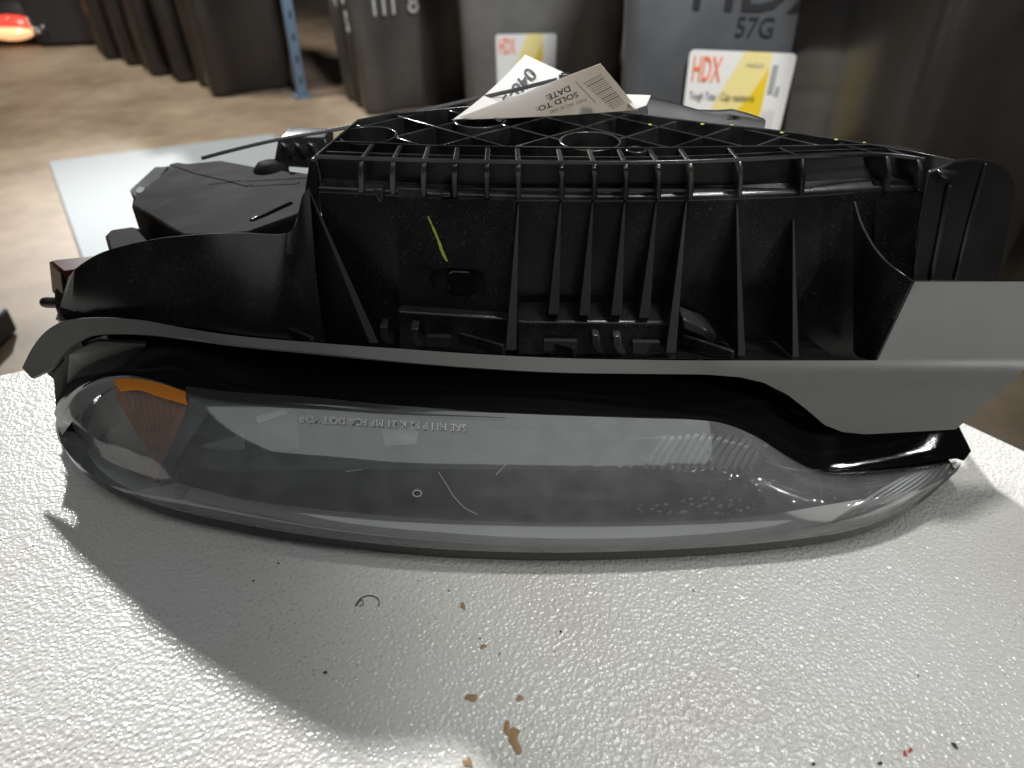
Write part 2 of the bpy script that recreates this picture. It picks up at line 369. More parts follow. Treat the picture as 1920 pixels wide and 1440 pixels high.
# ------------------------------------------------------------------ totes
def tote(label, corner, ang, wd, dp, ht=0.72, m=M_BIN, flare=0.035, ribs=3, group="black storage totes along the wall"):
    """corner = near base corner on the floor; ang = direction of the front side; the left side runs 90 deg on from it"""
    fx = np.array([math.cos(ang), math.sin(ang)]); fy = np.array([-math.sin(ang), math.cos(ang)])
    c0 = np.array(corner[:2])
    t = thing("storage_tote", label, "storage bin", (c0[0], c0[1], FZ), group)
    # plan outline with rounded corners and shallow vertical recesses on the long sides
    out = []
    def side(p, q, nrm):
        L = np.linalg.norm(q - p); d = (q - p) / L; r = 0.035
        out.append((p + d * r, nrm)); 
        for k in range(ribs):
            a = L * (0.17 + 0.66 * (k + 0.10) / ribs); b = L * (0.17 + 0.66 * (k + 0.90) / ribs); e = 0.012; dep = 0.016
            for s_, z_ in ((a - e, 0), (a + e, dep), (b - e, dep), (b + e, 0)): out.append((p + d * s_ - nrm * z_, nrm))
        out.append((q - d * r, nrm))
        nn = np.array([-nrm[1], nrm[0]])
        for a in (0.35, 0.7, 1.05, 1.35):   # rounded corner
            c = q - d * r - nrm * r; out.append((c + r * (nrm * math.cos(a) + d * math.sin(a)), nrm))
    side(np.array([0., 0.]), np.array([wd, 0.]), np.array([0., -1.])); side(np.array([wd, 0.]), np.array([wd, dp]), np.array([1., 0.]))
    side(np.array([wd, dp]), np.array([0., dp]), np.array([0., 1.])); side(np.array([0., dp]), np.array([0., 0.]), np.array([-1., 0.]))
    ctr = np.array([wd / 2, dp / 2]); rows = []
    for z, sx in ((0.0, -0.012), (0.012, 0.0), (ht * 0.5, flare * 0.5), (ht - 0.03, flare)):
        row = []
        for p, _ in out:
            q = p - ctr; q = q * (1 + 2 * sx / np.array([wd, dp])) + ctr; g = c0 + fx * q[0] + fy * q[1]
            row.append((g[0], g[1], FZ + 0.002 + z))
        rows.append(row)
    mb = MB().loft(rows, closed=True); n = len(out); mb.f.append(list(range(n))[::-1])
    mb.build("body", m, t, smooth=True, angle=50)
    lid = MB(); s = flare + 0.03
    pl = [c0 + fx * x + fy * y for x, y in ((-s, -s), (wd + s, -s), (wd + s, dp + s), (-s, dp + s))]
    lid.slab([(p[0], p[1], FZ + ht - 0.028) for p in pl], (0, 0, 0.05)).build("lid", m, t, bevel=0.01, seg=2)
    def face(u, v, side='front', lift=0.0006):
        """point on the front (or left) side: u along it in metres, v above the floor"""
        k = flare * v / ht
        if side == 'front': q = np.array([wd / 2 + (u - wd / 2) * (1 + 2 * k / wd), -k - lift])
        else: q = np.array([-k - lift, dp / 2 + (u - dp / 2) * (1 + 2 * k / dp)])
        g = c0 + fx * q[0] + fy * q[1]; return np.array([g[0], g[1], FZ + 0.002 + v])
    return t, face
def on_face(face, V, F, u0, v0, lift, side='front'):
    m_ = MB(); m_.add([face(u0 + p[0], v0 + p[1], side, lift) for p in V], F); return m_
def rect(u0, v0, u1, v1): return np.array([[u0, v0], [u1, v0], [u1, v1], [u0, v1]]), [[0, 1, 2, 3]]
def rrect(u0, v0, u1, v1, r, n=4):
    P_ = []
    for cx, cy, a0 in ((u1 - r, v1 - r, 0), (u0 + r, v1 - r, 90), (u0 + r, v0 + r, 180), (u1 - r, v0 + r, 270)):
        for k in range(n + 1):
            a = math.radians(a0 + 90 * k / n); P_.append([cx + r * math.cos(a), cy + r * math.sin(a)])
    return np.array(P_), [list(range(len(P_)))]

def product_label(t, face, u0, v0, W, H, detail=True):
    V, F = rrect(u0, v0, u0 + W, v0 + H, 0.05 * W)
    lab = on_face(face, V, F, 0, 0, 0.0012).build("product_label", M_LABELWHITE, t)
    def sub(name, V, F, m_, lift): on_face(face, V, F, 0, 0, lift).build(name, m_, lab)
    U = lambda a: u0 + W * a
    Z = lambda b: v0 + H * b
    sub("yellow_panel", np.array([[U(.52), Z(1)], [U(.30), Z(.50)], [U(.20), Z(.02)], [U(.775), Z(.02)], [U(.775), Z(1)]]), [[0, 1, 2, 3, 4]], M_LABELPALE, 0.0018)
    sub("yellow_panel", np.array([[U(.62), Z(.55)], [U(.775), Z(.88)], [U(.775), Z(.02)], [U(.52), Z(.02)], [U(.42), Z(.30)]]), [[0, 1, 2, 3, 4]], M_LABELYELLOW, 0.0024)
    V, F = text_polys("HDX", 1.0, 0.012); V = V[:, :2]; sx = W * 0.285 / V[:, 0].max(); sy = H * 0.235 / V[:, 1].max()
    sub("lettering", np.stack([U(.04) + V[:, 0] * sx, Z(.71) + V[:, 1] * sy], 1), F, M_LABELORANGE, 0.003)
    if detail:
        for body, a, b, wd_, hh, mm in (("Tough Tote / Caja resistente", .045, .53, .64, .075, M_INK), ("medium", .545, .86, .17, .05, M_LABELGREY)):
            V, F = text_polys(body, 1.0, 0.0); V = V[:, :2]; sx = W * wd_ / V[:, 0].max(); sy = H * hh / V[:, 1].max()
            sub("lettering", np.stack([U(a) + V[:, 0] * sx, Z(b) + V[:, 1] * sy], 1), F, mm, 0.003)
        for a in (.05, .21, .40, .58): 
            V, F = rect(U(a), Z(.14), U(a + .105), Z(.42)); sub("pictogram", V, F, M_PAPER, 0.003)
            V, F = rect(U(a + .015), Z(.34), U(a + .09), Z(.37)); sub("pictogram_line", V, F, M_LABELGREY, 0.0036)
            V, F = rect(U(a + .015), Z(.24), U(a + .09), Z(.26)); sub("pictogram_line", V, F, M_LABELGREY, 0.0036)
        V, F = rect(U(.80), Z(.62), U(.85), Z(.89)); sub("pictogram", V, F, M_LABELGREY, 0.003)
        V, F = rect(U(.87), Z(.60), U(.905), Z(.69)); sub("pictogram", V, F, M_LABELGREY, 0.003)
        for k in range(4):
            V, F = rect(U(.80 + .03 * k), Z(.15), U(.806 + .03 * k), Z(.46)); sub("fine_print", V, F, M_LABELGREY, 0.003)
def emboss(t, face, body, u0, v0, W, H, m_, side='front', lift=0.0016, name="embossed_lettering"):
    V, F = text_polys(body, 1.0, 0.01); V = V[:, :2]; sx = W / V[:, 0].max(); sy = H / V[:, 1].max()
    on_face(face, np.stack([u0 + V[:, 0] * sx, v0 + V[:, 1] * sy], 1), F, 0, 0, lift, side).build(name, m_, t)
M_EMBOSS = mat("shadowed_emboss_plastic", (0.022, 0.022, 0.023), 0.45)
def px_at_t(px, py, t): return O + ray(px, py) * t

def deg(a): return math.radians(a)
# tote with the big label (right of centre)
c = px_at_t(1165, 160, 1.46)
t1, f1 = tote("charcoal tote with embossed 57G above its large yellow and white label", (c[0] + 0.012, c[1]), deg(-11), 0.46, 0.7, ribs=1, flare=0.03)
product_label(t1, f1, 0.122, 0.200, 0.185, 0.195)
emboss(t1, f1, "57G", 0.195, 0.418, 0.065, 0.035, M_EMBOSS, lift=-0.0145)
emboss(t1, f1, "HDX", 0.11, 0.462, 0.25, 0.085, M_EMBOSS, lift=-0.0145)
# tote at the right edge
c = px_at_t(1690, 330, 1.15)
tote("dark tote at the right edge beside the large-label tote", (c[0], c[1]), deg(14), 0.55, 1.0, m=M_BIN2, ribs=2)
# tote with the small label
c = px_at_t(880, 190, 2.05)
t2, f2 = tote("charcoal tote whose small label is half hidden by the paper tag", (c[0], c[1]), deg(5), 0.42, 0.5, m=M_BIN4, ribs=1)
product_label(t2, f2, 0.085, 0.14, 0.155, 0.17, False)
# tote with chalk marks
c = atZ(690, 219, FZ)
t3, f3 = tote("glossy black tote with white chalk scribbles beside the blue post", (c[0], c[1]), deg(28), 0.40, 0.27, m=M_BIN3, ribs=2)
for txt, u, v, wd_, hh, sd in (("111", .05, .30, .075, .06, 'front'), ("8", .165, .30, .035, .06, 'front'), ("0", .17, .38, .03, .04, 'front'), ("S", .05, .25, .03, .06, 'left'), ("8", .06, .33, .03, .06, 'left'), ("W", .13, .31, .05, .06, 'left')):
    if sd == 'left':
        V, F = text_polys(txt, 1, .03); V = V[:, :2]
        on_face(f3, np.stack([u + wd_ - V[:, 0] / V[:, 0].max() * wd_, v + V[:, 1] / V[:, 1].max() * hh], 1), F, 0, 0, .002, 'left').build("chalk_mark", M_CHALK, t3)
    else: emboss(t3, f3, txt, u, v, wd_, hh, M_CHALK, lift=.002, name="chalk_mark")
# receding totes left of the post
for px, py, ang, wd_, dp_, lab in ((402, 186, 33, .30, .26, "black tote immediately left of the blue post"), (332, 158, 33, .30, .14, "black tote second in the row left of the blue post"),
                              (283, 146, 33, .30, .2, "black tote third in the row left of the blue post"), (238, 126, 33, .30, .18, "black tote fourth in the row left of the blue post"),
                              (197, 115, 33, .3, .2, "farthest black tote of the row, next to the red and amber tail lamp")):
    c = atZ(px, py, FZ); tote(lab, (c[0], c[1]), deg(ang), wd_, dp_, m=M_BIN2, ribs=1, flare=0.03)
# blue post
c = atZ(567, 182, FZ)
ps = thing("rack_post", "blue painted steel rack post with hole slots between two totes", "rack post", (c[0], c[1], FZ))
MB().box((c[0], c[1], FZ + .56), (.016, .014, .55), deg(30)).build("post", M_BLUE, ps, bevel=.003)
MB().box((c[0], c[1], FZ + .005), (.030, .028, .004), deg(30)).build("foot_plate", M_BLUE, ps)
for k in range(14):
    a = deg(30); d = np.array([math.sin(a), -math.cos(a)]) * .0145
    MB().box((c[0] + d[0], c[1] + d[1], FZ + .06 + .07 * k), (.004, .0015, .012), a).build("slot", M_RUBBER, ps)
# tail lamp of a far car part; emission stands in for reflected light
M_GLOW = mat("red_lens_painted_glow", (0.5, 0.02, 0.02), 0.2)
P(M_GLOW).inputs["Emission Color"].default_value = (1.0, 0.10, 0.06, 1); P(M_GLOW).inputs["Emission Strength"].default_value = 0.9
M_GLOW2 = mat("amber_lens_painted_glow", (0.7, 0.4, 0.2), 0.2)
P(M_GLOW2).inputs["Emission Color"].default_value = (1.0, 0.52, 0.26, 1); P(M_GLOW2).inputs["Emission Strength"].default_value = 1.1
c = atZ(30, 92, FZ)
tl = thing("tail_lamp", "red and amber tail lamp far back on the floor at left", "tail lamp", (c[0], c[1], FZ))
k_ = np.linalg.norm(c - O) / np.linalg.norm(ray(30, 92)) / FP
def ell(mb, ctr, rx, rz, ry, n=20, mrows=9):
    rows = [[(ctr[0] + rx * math.sin(a) * math.cos(b), ctr[1] + ry * math.sin(a) * math.sin(b), ctr[2] + rz * math.cos(a)) for b in np.linspace(0, 2 * math.pi, n, endpoint=False)] for a in np.linspace(0.02, math.pi - .02, mrows)]
    return mb.loft(rows, closed=True)
q = px_at_t(22, 60, np.linalg.norm(c - O) / np.linalg.norm(ray(30, 92)))
ell(MB(), q + np.array([0, .02, .03]), 46 * k_, 16 * k_, .06).build("red_lens", M_GLOW, tl, smooth=True)
ell(MB(), q + np.array([-.0, .0, 0]), 42 * k_, 14 * k_, .06).build("amber_lens", M_GLOW2, tl, smooth=True)
ell(MB(), q + np.array([.02, .09, .03]), 75 * k_, 40 * k_, .08).build("housing", M_RUBBER, tl, smooth=True)
for dx, dy in ((50, -15), (56, -8), (62, -2), (48, -24), (12, -24), (74, -12)):
    ell(MB(), q + np.array([dx * k_ * .95, -.03, -dy * k_]), 3.5 * k_, 3.5 * k_, .01, 10, 6).build("reflector_bead", M_CHROME, tl, smooth=True)
c = atZ(142, 90, FZ)
bx = MB(); bx.slab([(c[0] - .17, c[1], FZ + .002), (c[0] + .24, c[1] + .08, FZ + .002), (c[0] + .18, c[1] + .4, FZ + .002), (c[0] - .20, c[1] + .35, FZ + .002)], (-0.06, 0, .55))
tag(bx.build("dark_crate", M_RUBBER, bevel=.02), "dark crate between the tail lamp and the farthest tote", "crate")
c = atZ(-36, 692, FZ)
bx = MB(); bx.slab([(c[0] - .2, c[1] - .02, FZ + .002), (c[0] + .002, c[1], FZ + .002), (c[0] + .0, c[1] + .12, FZ + .002), (c[0] - .2, c[1] + .12, FZ + .002)], (0, 0, .05))
tag(bx.build("rubber_block", M_RUBBER, bevel=.008), "dark rubber block on the floor at the left edge of the frame", "block")
# back wall of the warehouse, dim
wl = MB().box((0, 9.0, 1.2), (14, .1, 1.5)).build("back_wall", M_RUBBER); wl['kind'] = 'structure'

# ================================================================== HEADLIGHT
HL = thing("headlight", "upside-down black car headlight with hazy lens and ribbed underside on white table", "headlight", (0.0, 0.42, 0.0))
N = 121
T = Ys([(112, 792, .452), (125, 762, .452), (150, 732, .45), (190, 711, .445), (240, 704, .435), (300, 716, .422), (345, 735, .412), (450, 748, .402), (600, 757, .395), (750, 766, .39), (900, 773, .386), (1050, 779, .384), (1200, 784, .383), (1300, 787, .382), (1360, 795, .382), (1420, 820, .381), (1470, 852, .38), (1515, 876, .38), (1560, 886, .382), (1640, 882, .386), (1720, 873, .39), (1797, 862, .394)])
B = Zs([(108, 800, .047), (115, 830, .038), (140, 864, .029), (185, 900, .023), (240, 926, .020), (310, 951, .018), (400, 972, .017), (520, 995, .016), (640, 1012, .016), (800, 1028, .016), (1000, 1036, .016), (1200, 1033, .016), (1400, 1021, .016), (1540, 1005, .017), (1620, 988, .019), (1690, 958, .024), (1745, 920, .031), (1780, 889, .038), (1803, 868, .045)])
K = Ys([(135, 800, .435), (170, 845, .41), (215, 880, .392), (280, 905, .375), (350, 918, .363), (500, 945, .35), (640, 965, .342), (800, 978, .336), (1000, 985, .334), (1200, 985, .335), (1400, 976, .339), (1500, 966, .342), (1600, 938, .35), (1690, 905, .363), (1750, 880, .376), (1792, 866, .388)])
Tr, Br, Kr = resample(T, N), resample(B, N), resample(K, N)
nrm = np.array([0, -.68, .73])
taper = np.sin(np.linspace(0, math.pi, N)) ** 0.35
rows = []
for k in np.linspace(0, 1, 13): rows.append(Tr * (1 - k) + Kr * k + nrm * (0.0085 * math.sin(math.pi * k) * taper)[:, None])
for k in np.linspace(0.12, 1, 8): rows.append(Kr * (1 - k) + Br * k + np.array([0, -.95, .3]) * (0.0035 * math.sin(math.pi * k) * taper)[:, None])
LENS_ROWS = rows
lens = MB().loft(rows).build("lens", M_LENS, HL, smooth=True, angle=80, label="clear lens hazed and scratched, reflecting the room")
# rolled lower lip below the lens
Bl = Br + np.array([0, .0005, -.0085]); Bl2 = Br + np.array([0, .02, -.008]); Bl3 = Br + np.array([0, .05, -.008])
for a in (Bl, Bl2, Bl3): a[:, 2] = np.maximum(a[:, 2], .0035)
MB().loft([Br, Bl, Bl2, Bl3]).build("lens_lip", M_GLOSS, HL, smooth=True)
# gloss black rim above the lens
R1 = Ys([(100, 775, .47), (125, 725, .47), (165, 690, .468), (230, 672, .46), (300, 664, .45), (345, 670, .442), (450, 690, .432), (600, 706, .425), (750, 715, .42), (900, 722, .416), (1050, 728, .413), (1200, 733, .411), (1300, 735, .41), (1370, 738, .41), (1430, 755, .408), (1480, 790, .404), (1520, 815, .402), (1570, 826, .402), (1650, 822, .404), (1730, 812, .406), (1792, 806, .41), (1821, 846, .408)])
R1r = resample(R1, N)
Tx = resample(T + [atY(1806, 866, .392)], N)
mid = Tx * .5 + R1r * .5 + np.array([0, 0, .0002])
R2 = R1r + np.array([0, .012, .004]); R3 = R1r + np.array([0, .045, -.004])
MB().loft([Tx + np.array([0, .0012, .0002]), Tx * .9 + R1r * .1 + np.array([0, 0, .0003]), mid, Tx * .1 + R1r * .9 + np.array([0, 0, .0001]), R1r, R2, R3]).build("lens_rim", M_GLOSS, HL, smooth=True, angle=50)
# ---- flange / trim panel
Ft = Ys([(45, 690, .475), (62, 655, .480), (85, 625, .482), (120, 603, .480), (170, 597, .470), (260, 601, .455), (350, 618, .440), (450, 632, .430), (600, 645, .422), (750, 655, .418), (900, 665, .416), (1050, 672, .413), (1200, 675, .4065), (1334, 676, .3996)])
Fb = Ys([(62, 710, .465), (100, 690, .467), (125, 660, .468), (150, 640, .467), (185, 628, .460), (260, 627, .446), (345, 634, .432), (450, 649, .4235), (600, 664, .415), (750, 679, .411), (900, 691, .409), (1050, 699, .406), (1200, 701, .4005), (1334, 702, .3945)])
Ftr, Fbr = resample(Ft, N), resample(Fb, N)
def panelY(py): return float(np.interp(py, [529, 600, 640, 660, 674, 690, 720, 812], [.437, .4195, .4090, .4036, .3995, .3962, .3925, .386]))
def prow(py, xl, xr, n=14): return [atY(x, py, panelY(py)) for x in np.linspace(xl, xr, n)]
ir = lambda py: float(np.interp(py, [529, 668, 803, 806, 812], [2078, 1945, 1790, 1740, 1625]))
il = lambda py: float(np.interp(py, [676, 702, 706, 716, 738, 765, 795, 808, 812], [1334, 1334, 1385, 1430, 1475, 1510, 1545, 1578, 1620]))
fsp = (1644 - 1334) / (ir(676) - 1334)
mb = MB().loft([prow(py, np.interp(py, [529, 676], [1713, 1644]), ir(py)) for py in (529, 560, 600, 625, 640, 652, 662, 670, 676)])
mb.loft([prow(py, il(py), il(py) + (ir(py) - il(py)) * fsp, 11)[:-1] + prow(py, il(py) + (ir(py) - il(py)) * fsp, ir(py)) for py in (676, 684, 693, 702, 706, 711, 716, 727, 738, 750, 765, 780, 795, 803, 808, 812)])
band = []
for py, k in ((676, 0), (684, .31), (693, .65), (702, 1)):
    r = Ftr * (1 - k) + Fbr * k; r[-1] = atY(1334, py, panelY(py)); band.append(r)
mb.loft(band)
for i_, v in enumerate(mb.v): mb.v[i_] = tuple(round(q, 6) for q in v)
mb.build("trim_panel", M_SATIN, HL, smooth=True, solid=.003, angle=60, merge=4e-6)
# ---- main ribbed wall
W0 = np.array([0, .465, .10]); Wt = np.array([0, .503, .222])
wn = np.array([0, (Wt - W0)[2], -(Wt - W0)[1]])
def onw(px, py, d=0.0): return atP(px, py, W0 + np.array([0, d, 0]), wn)
rail_px = [(592, 294), (700, 298), (800, 301), (900, 303), (1060, 305), (1200, 305), (1300, 303), (1400, 299), (1500, 294), (1650, 290), (1735, 299)]
GZ = 0.222
rail = [atZ(*p, GZ) for p in rail_px]
xs = np.linspace(rail[0][0], rail[-1][0], 60)
rl = byx(rail, xs=xs)
led_px = [(580, 352), (700, 358), (800, 364), (860, 366), (975, 369), (1060, 370), (1200, 370), (1300, 369), (1390, 366), (1500, 362), (1650, 352), (1752, 350)]
led = byx([onw(*p) for p in led_px], xs=xs * 1.0)
led_in = led + np.array([0, .010, .004]); top_in = rl + np.array([0, .010, -.001])
base = np.stack([xs, np.full_like(xs, .470), np.full_like(xs, .062)], 1)
MB().loft([top_in, led_in]).build("channel_plate", M_FIN, HL, smooth=True)
MB().loft([led_in, led + np.array([0, .002, .0012]), led + np.array([0, 0, 0]), led + np.array([0, .0, -.003])]).build("channel_ledge", M_EDGE, HL, smooth=True, angle=70)
MB().loft([led + np.array([0, 0, -.003]), led * .5 + base * .5, base]).build("main_wall", M_BLACK, HL, smooth=True)
MB().path(rl, .0009, (0, 0, 1), .0014).build("rail", M_EDGE, HL, bevel=.0005, seg=2)
rl2 = byx([atZ(p[0], p[1] - 9, GZ - .0015) for p in rail_px], xs=xs * .985)
MB().path(rl2 - np.array([0, 0, .0006]), .0008, (0, 0, 1), .0014).build("rail", M_EDGE, HL)
main_px = [(625, 266), (700, 268), (800, 273), (915, 275), (1050, 277), (1170, 278), (1275, 277), (1400, 275), (1460, 275), (1560, 273), (1655, 273), (1730, 284)]
ml = byx([atZ(*p, GZ) for p in main_px], 60)
MB().path(ml - np.array([0, 0, .008]), .0010, (0, 0, 1), .0085).build("rail", M_EDGE, HL)
# channel ribs curving from the grid over the rail and down to the ledge
def yat(px, lst): return float(np.interp(px, [p[0] for p in lst], [p[1] for p in lst]))
rib_px = [(678, 700), (737, 752), (795, 804), (853, 858), (913, 915), (972, 970), (1053, 1047), (1114, 1104), (1173, 1160), (1234, 1217), (1294, 1275), (1387, 1366), (1504, 1460), (1664, 1590), (1722, 1650)]
for px, pxi in rib_px:
    r = atZ(px, yat(px, rail_px), GZ); i_ = atZ(pxi, yat(pxi, main_px), GZ)
    l_ = onw(px + (px - 960) * -.004, yat(px, led_px) + 3)
    inn = [i_, i_ * .4 + r * .6, r + np.array([0, .002, 0]), r + np.array([0, -.0018, -.0004]), r + np.array([0, -.0048, -.0036]), r * .6 + l_ * .4 + np.array([0, -.0052, 0]), l_ + np.array([0, -.0034, 0])]
    inn = resample(inn, 18)
    back = [p.copy() for p in inn]
    outl = list(inn) + [l_ + np.array([0, .012, 0]), np.array([l_[0], r[1] + .012, GZ - .018]), i_ + np.array([0, 0, -.018])]
    hw = .0021 if px < 1350 else .0016
    MB().slab([p - np.array([hw, 0, 0]) for p in outl], (2 * hw, 0, 0)).build("channel_rib", M_EDGE, HL, bevel=.0012, seg=3)
# gusset fins on the wall
def fin(top, bot, wb=None, hw0=.0007, hw1=.0022, name="gusset_rib", Yb=None, bulge=0.0):
    a = onw(*top); f_ = atY(bot[0], bot[1], Yb)
    w_ = onw(*wb) if wb is not None else np.array([f_[0], .468, f_[2] - .012])
    mb = MB(); rowsL = []; rowsR = []; n = 8
    for k in range(n + 1):
        t = k / n; e = a * (1 - t) + f_ * t; e = e + np.array([0, 1, .0]) * (bulge * math.sin(math.pi * t))
        b_ = a * (1 - t) + w_ * t + np.array([0, .004, 0]); h = hw0 * (1 - t) + hw1 * t
        rowsL.append([b_ - np.array([h, 0, 0]), e - np.array([h, 0, 0]), e + np.array([h, 0, 0]), b_ + np.array([h, 0, 0])])
    mb.loft(rowsL); o = len(mb.v) - 4; mb.f += [[o, o + 1, o + 2, o + 3], [0, 3, 2, 1], ]
    mb.f.append([0, 3, 4 * n + 3, 4 * n]) if False else None
    return mb.build(name, M_FIN, HL, bevel=.0004, seg=2)
for tp, bt, h1 in (((972, 383), (958, 657), .0040), ((1288, 372), (1258, 662), .0038), ((1382, 380), (1391, 668), .0028), ((1488, 415), (1492, 670), .0024)):
    fin(tp, bt, hw1=h1, Yb=.424)
for tp, bt in (((1052, 372), (1038, 590)), ((1112, 372), (1096, 592)), ((1172, 372), (1156, 592)), ((1232, 372), (1208, 597))):
    fin(tp, bt, hw1=.0040, Yb=.447, wb=(bt[0] - (bt[0] - 960) * .03, bt[1] - 6))
fin((578, 352), (702, 644), wb=(598, 640), hw1=.0035, Yb=.424)
# curved web at the right
cv = Ys([(1602, 378, .489), (1615, 420, .478), (1640, 465, .465), (1672, 500, .452), (1713, 529, .4375)])
cvr = resample(cv, 20)
end = Ys([(1602, 660, .462), (1610, 668, .45), (1622, 672, .435), (1632, 676, .42), (1645, 674, .4015)]); endr = resample(end, 20)
MB().loft([cvr, cvr * .5 + endr * .5, endr]).build("corner_web", M_BLACK, HL, solid=.002, smooth=True)
MB().path(cvr, .0012, (0, .6, .8), .0009).build("web_edge", M_EDGE, HL, bevel=.0005)
# lower ledge with clip windows
lw = [onw(px, py, -.022) for px, py in ((968, 602), (1255, 604), (1268, 612), (1268, 668), (968, 668))]
MB().slab(lw, (0, .03, 0)).build("lower_ledge", M_BLACK, HL, bevel=.002, seg=3)
lw = [onw(px, py, -.012) for px, py in ((745, 582), (960, 597), (960, 668), (745, 668))]
MB().slab(lw, (0, .02, 0)).build("lower_ledge", M_BLACK, HL, bevel=.002, seg=3)
lw = [onw(px, py, -.016) for px, py in ((1280, 597), (1320, 612), (1345, 628), (1345, 645), (1280, 618))]
MB().slab(lw, (0, .02, 0)).build("lower_ledge", M_EDGE, HL, bevel=.002, seg=3)
# raised centre panel with a clip window
pn = [onw(px, py, -.004) for px, py in ((745, 372), (966, 376), (960, 592), (750, 580))]
wp = [onw(px, py, -.004) for px, py in ((806, 520), (812, 505), (830, 502), (890, 505), (908, 512), (912, 530), (910, 555), (890, 556), (830, 553), (812, 545))]
mb = MB(); o = mb.add(pn + wp, []); n_ = len(wp)
# fill between outline and window
mb.f += [[0, 1, 4 + 4, 4 + 3, 4 + 2, 4 + 1], [1, 2, 4 + 6, 4 + 5, 4 + 4], [2, 3, 4 + 9, 4 + 8, 4 + 7, 4 + 6], [3, 0, 4 + 1, 4 + 0, 4 + 9]]
s_ = len(mb.v); mb.add([p + np.array([0, .0075, 0]) for p in pn + wp], [])
mb.f += [[4 + i, 4 + (i + 1) % n_, s_ + 4 + (i + 1) % n_, s_ + 4 + i] for i in range(n_)]
mb.f += [[i, (i + 1) % 4, s_ + (i + 1) % 4, s_ + i] for i in range(4)]
mb.build("clip_panel", M_BLACK, HL)
MB().slab([onw(px, py, .006) for px, py in ((800, 498), (918, 500), (918, 562), (800, 560))], (0, .004, 0)).build("clip_recess", M_RUBBER, HL)
MB().slab([onw(px, py, -.0055) for px, py in ((838, 514), (848, 508), (878, 509), (887, 518), (888, 545), (880, 556), (850, 553), (839, 545))], (0, .010, 0)).build("clip", M_GLOSS, HL, bevel=.0012, seg=3)
# yellow pencil line and smear
yl = resample([onw(px, py, -.0055) for px, py in ((802, 405), (809, 420), (818, 440), (825, 460), (832, 478), (838, 490))], 16)
mb = MB()
wv = [.0003, .0005, .0009, .0006, .0010, .0013, .0009, .0012, .0008, .0011, .0009, .0013, .0010, .0011, .0012, .0007]
mb.loft([[p + np.array([-q * random.uniform(.7, 1.2), 0, 0]) for p, q in zip(yl, wv)], [p + np.array([0, -.0002, 0]) for p in yl], [p + np.array([q * random.uniform(.6, 1.3), 0, 0]) for p, q in zip(yl, wv)]]).build("pencil_mark", M_YELLOW, HL)
# little bumps under the channel
for ps_, dd in ((((700, 352), (716, 353), (720, 360), (716, 378), (712, 384), (706, 372), (700, 362)), -.006), (((826, 360), (846, 361), (846, 372), (828, 372)), -.006)):
    MB().slab([onw(px, py, dd) for px, py in ps_], (0, .01, 0)).build("boss", M_EDGE, HL, bevel=.0018, seg=3)
MB().slab([onw(px, py, -.003) for px, py in ((746, 352), (800, 354), (800, 384), (746, 384))], (0, .01, 0)).build("boss", M_EDGE, HL, bevel=.0008, seg=2)
# clips and windows along the foot of the wall
for px, py in ((712, 612), (770, 616), (1110, 628), (1150, 630)):
    q = [(px, py), (px + 14, py + 1), (px + 15, py + 20), (px + 24, py + 34), (px + 10, py + 34), (px, py + 20)]
    MB().slab([onw(x, y, -.030) for x, y in q], (0, .012, 0)).build("snap_tab", M_EDGE, HL, bevel=.0006, seg=2)
for q in ((800, 632, 845, 650), (1020, 640, 1082, 660), (1187, 642, 1238, 664)):
    MB().slab([onw(x, y, -.031) for x, y in ((q[0], q[1]), (q[2], q[1] + 1), (q[2], q[3]), (q[0], q[3] - 1))], (0, .004, 0)).build("snap_window", M_RUBBER, HL)
for a, b_ in (((860, 632), (945, 656)), ((1000, 640), (1078, 661)), ((1280, 636), (1375, 667)), ((515, 612), (590, 642))):
    pa, pb = onw(a[0], a[1], -.01), atY(b_[0], b_[1], .424)
    MB().bar(pa, pb, .0015, (0, 0, 1), .004).build("brace", M_EDGE, HL, bevel=.0006, seg=2)
# ledge joining wall foot and flange
lx = np.linspace(Ft[6][0], .235, 50)
fr_ = byx(Ft[4:] + Ys([(1640, 680, .4)]), xs=lx)
bk = np.stack([lx, np.full_like(lx, .48), np.full_like(lx, .085)], 1)
MB().loft([fr_ + np.array([0, .0025, -.0005]), fr_ * .6 + bk * .4 - np.array([0, 0, .006]), bk]).build("flange_ledge", M_BLACK, HL, smooth=True)
# ---- left cowl
ct = Ys([(140, 505, .505), (165, 487, .505), (200, 470, .503), (280, 450, .496), (370, 440, .487), (450, 437, .487), (520, 440, .487), (546, 432, .487), (558, 402, .49), (568, 365, .495), (580, 352, .4965)])
cb = Ys([(145, 596, .498), (200, 597, .487), (260, 602, .474), (350, 618, .458), (450, 633, .445), (500, 637, .443), (540, 641, .441), (565, 643, .44), (580, 644, .44), (595, 645, .44), (610, 646, .44)])
ctr_, cbr_ = resample(ct, 80), resample(cb, 80)
MB().loft([ctr_ + np.array([0, .003, -.001]), ctr_, ctr_ * .5 + cbr_ * .5 + np.array([0, -.006, 0]), cbr_]).build("cowl", M_BLACK, HL, smooth=True, angle=60)
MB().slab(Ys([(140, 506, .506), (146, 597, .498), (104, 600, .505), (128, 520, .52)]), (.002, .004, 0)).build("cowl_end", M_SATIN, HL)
MB().loft([resample(Ft[3:8], 40) + np.array([0, .002, -.0003]), resample([p + np.array([0, .004, -.002]) for p in cb[:5]] + [p + np.array([0, .01, -.004]) for p in cb[5:6]], 40)]).build("flange_ledge", M_BLACK, HL, smooth=True)
MB().slab([onw(*p, .0012) for p in ((1640, 340), (1750, 338), (1775, 345), (1760, 440), (1745, 560), (1640, 600))], (0, .006, 0)).build("wall_end", M_BLACK, HL)
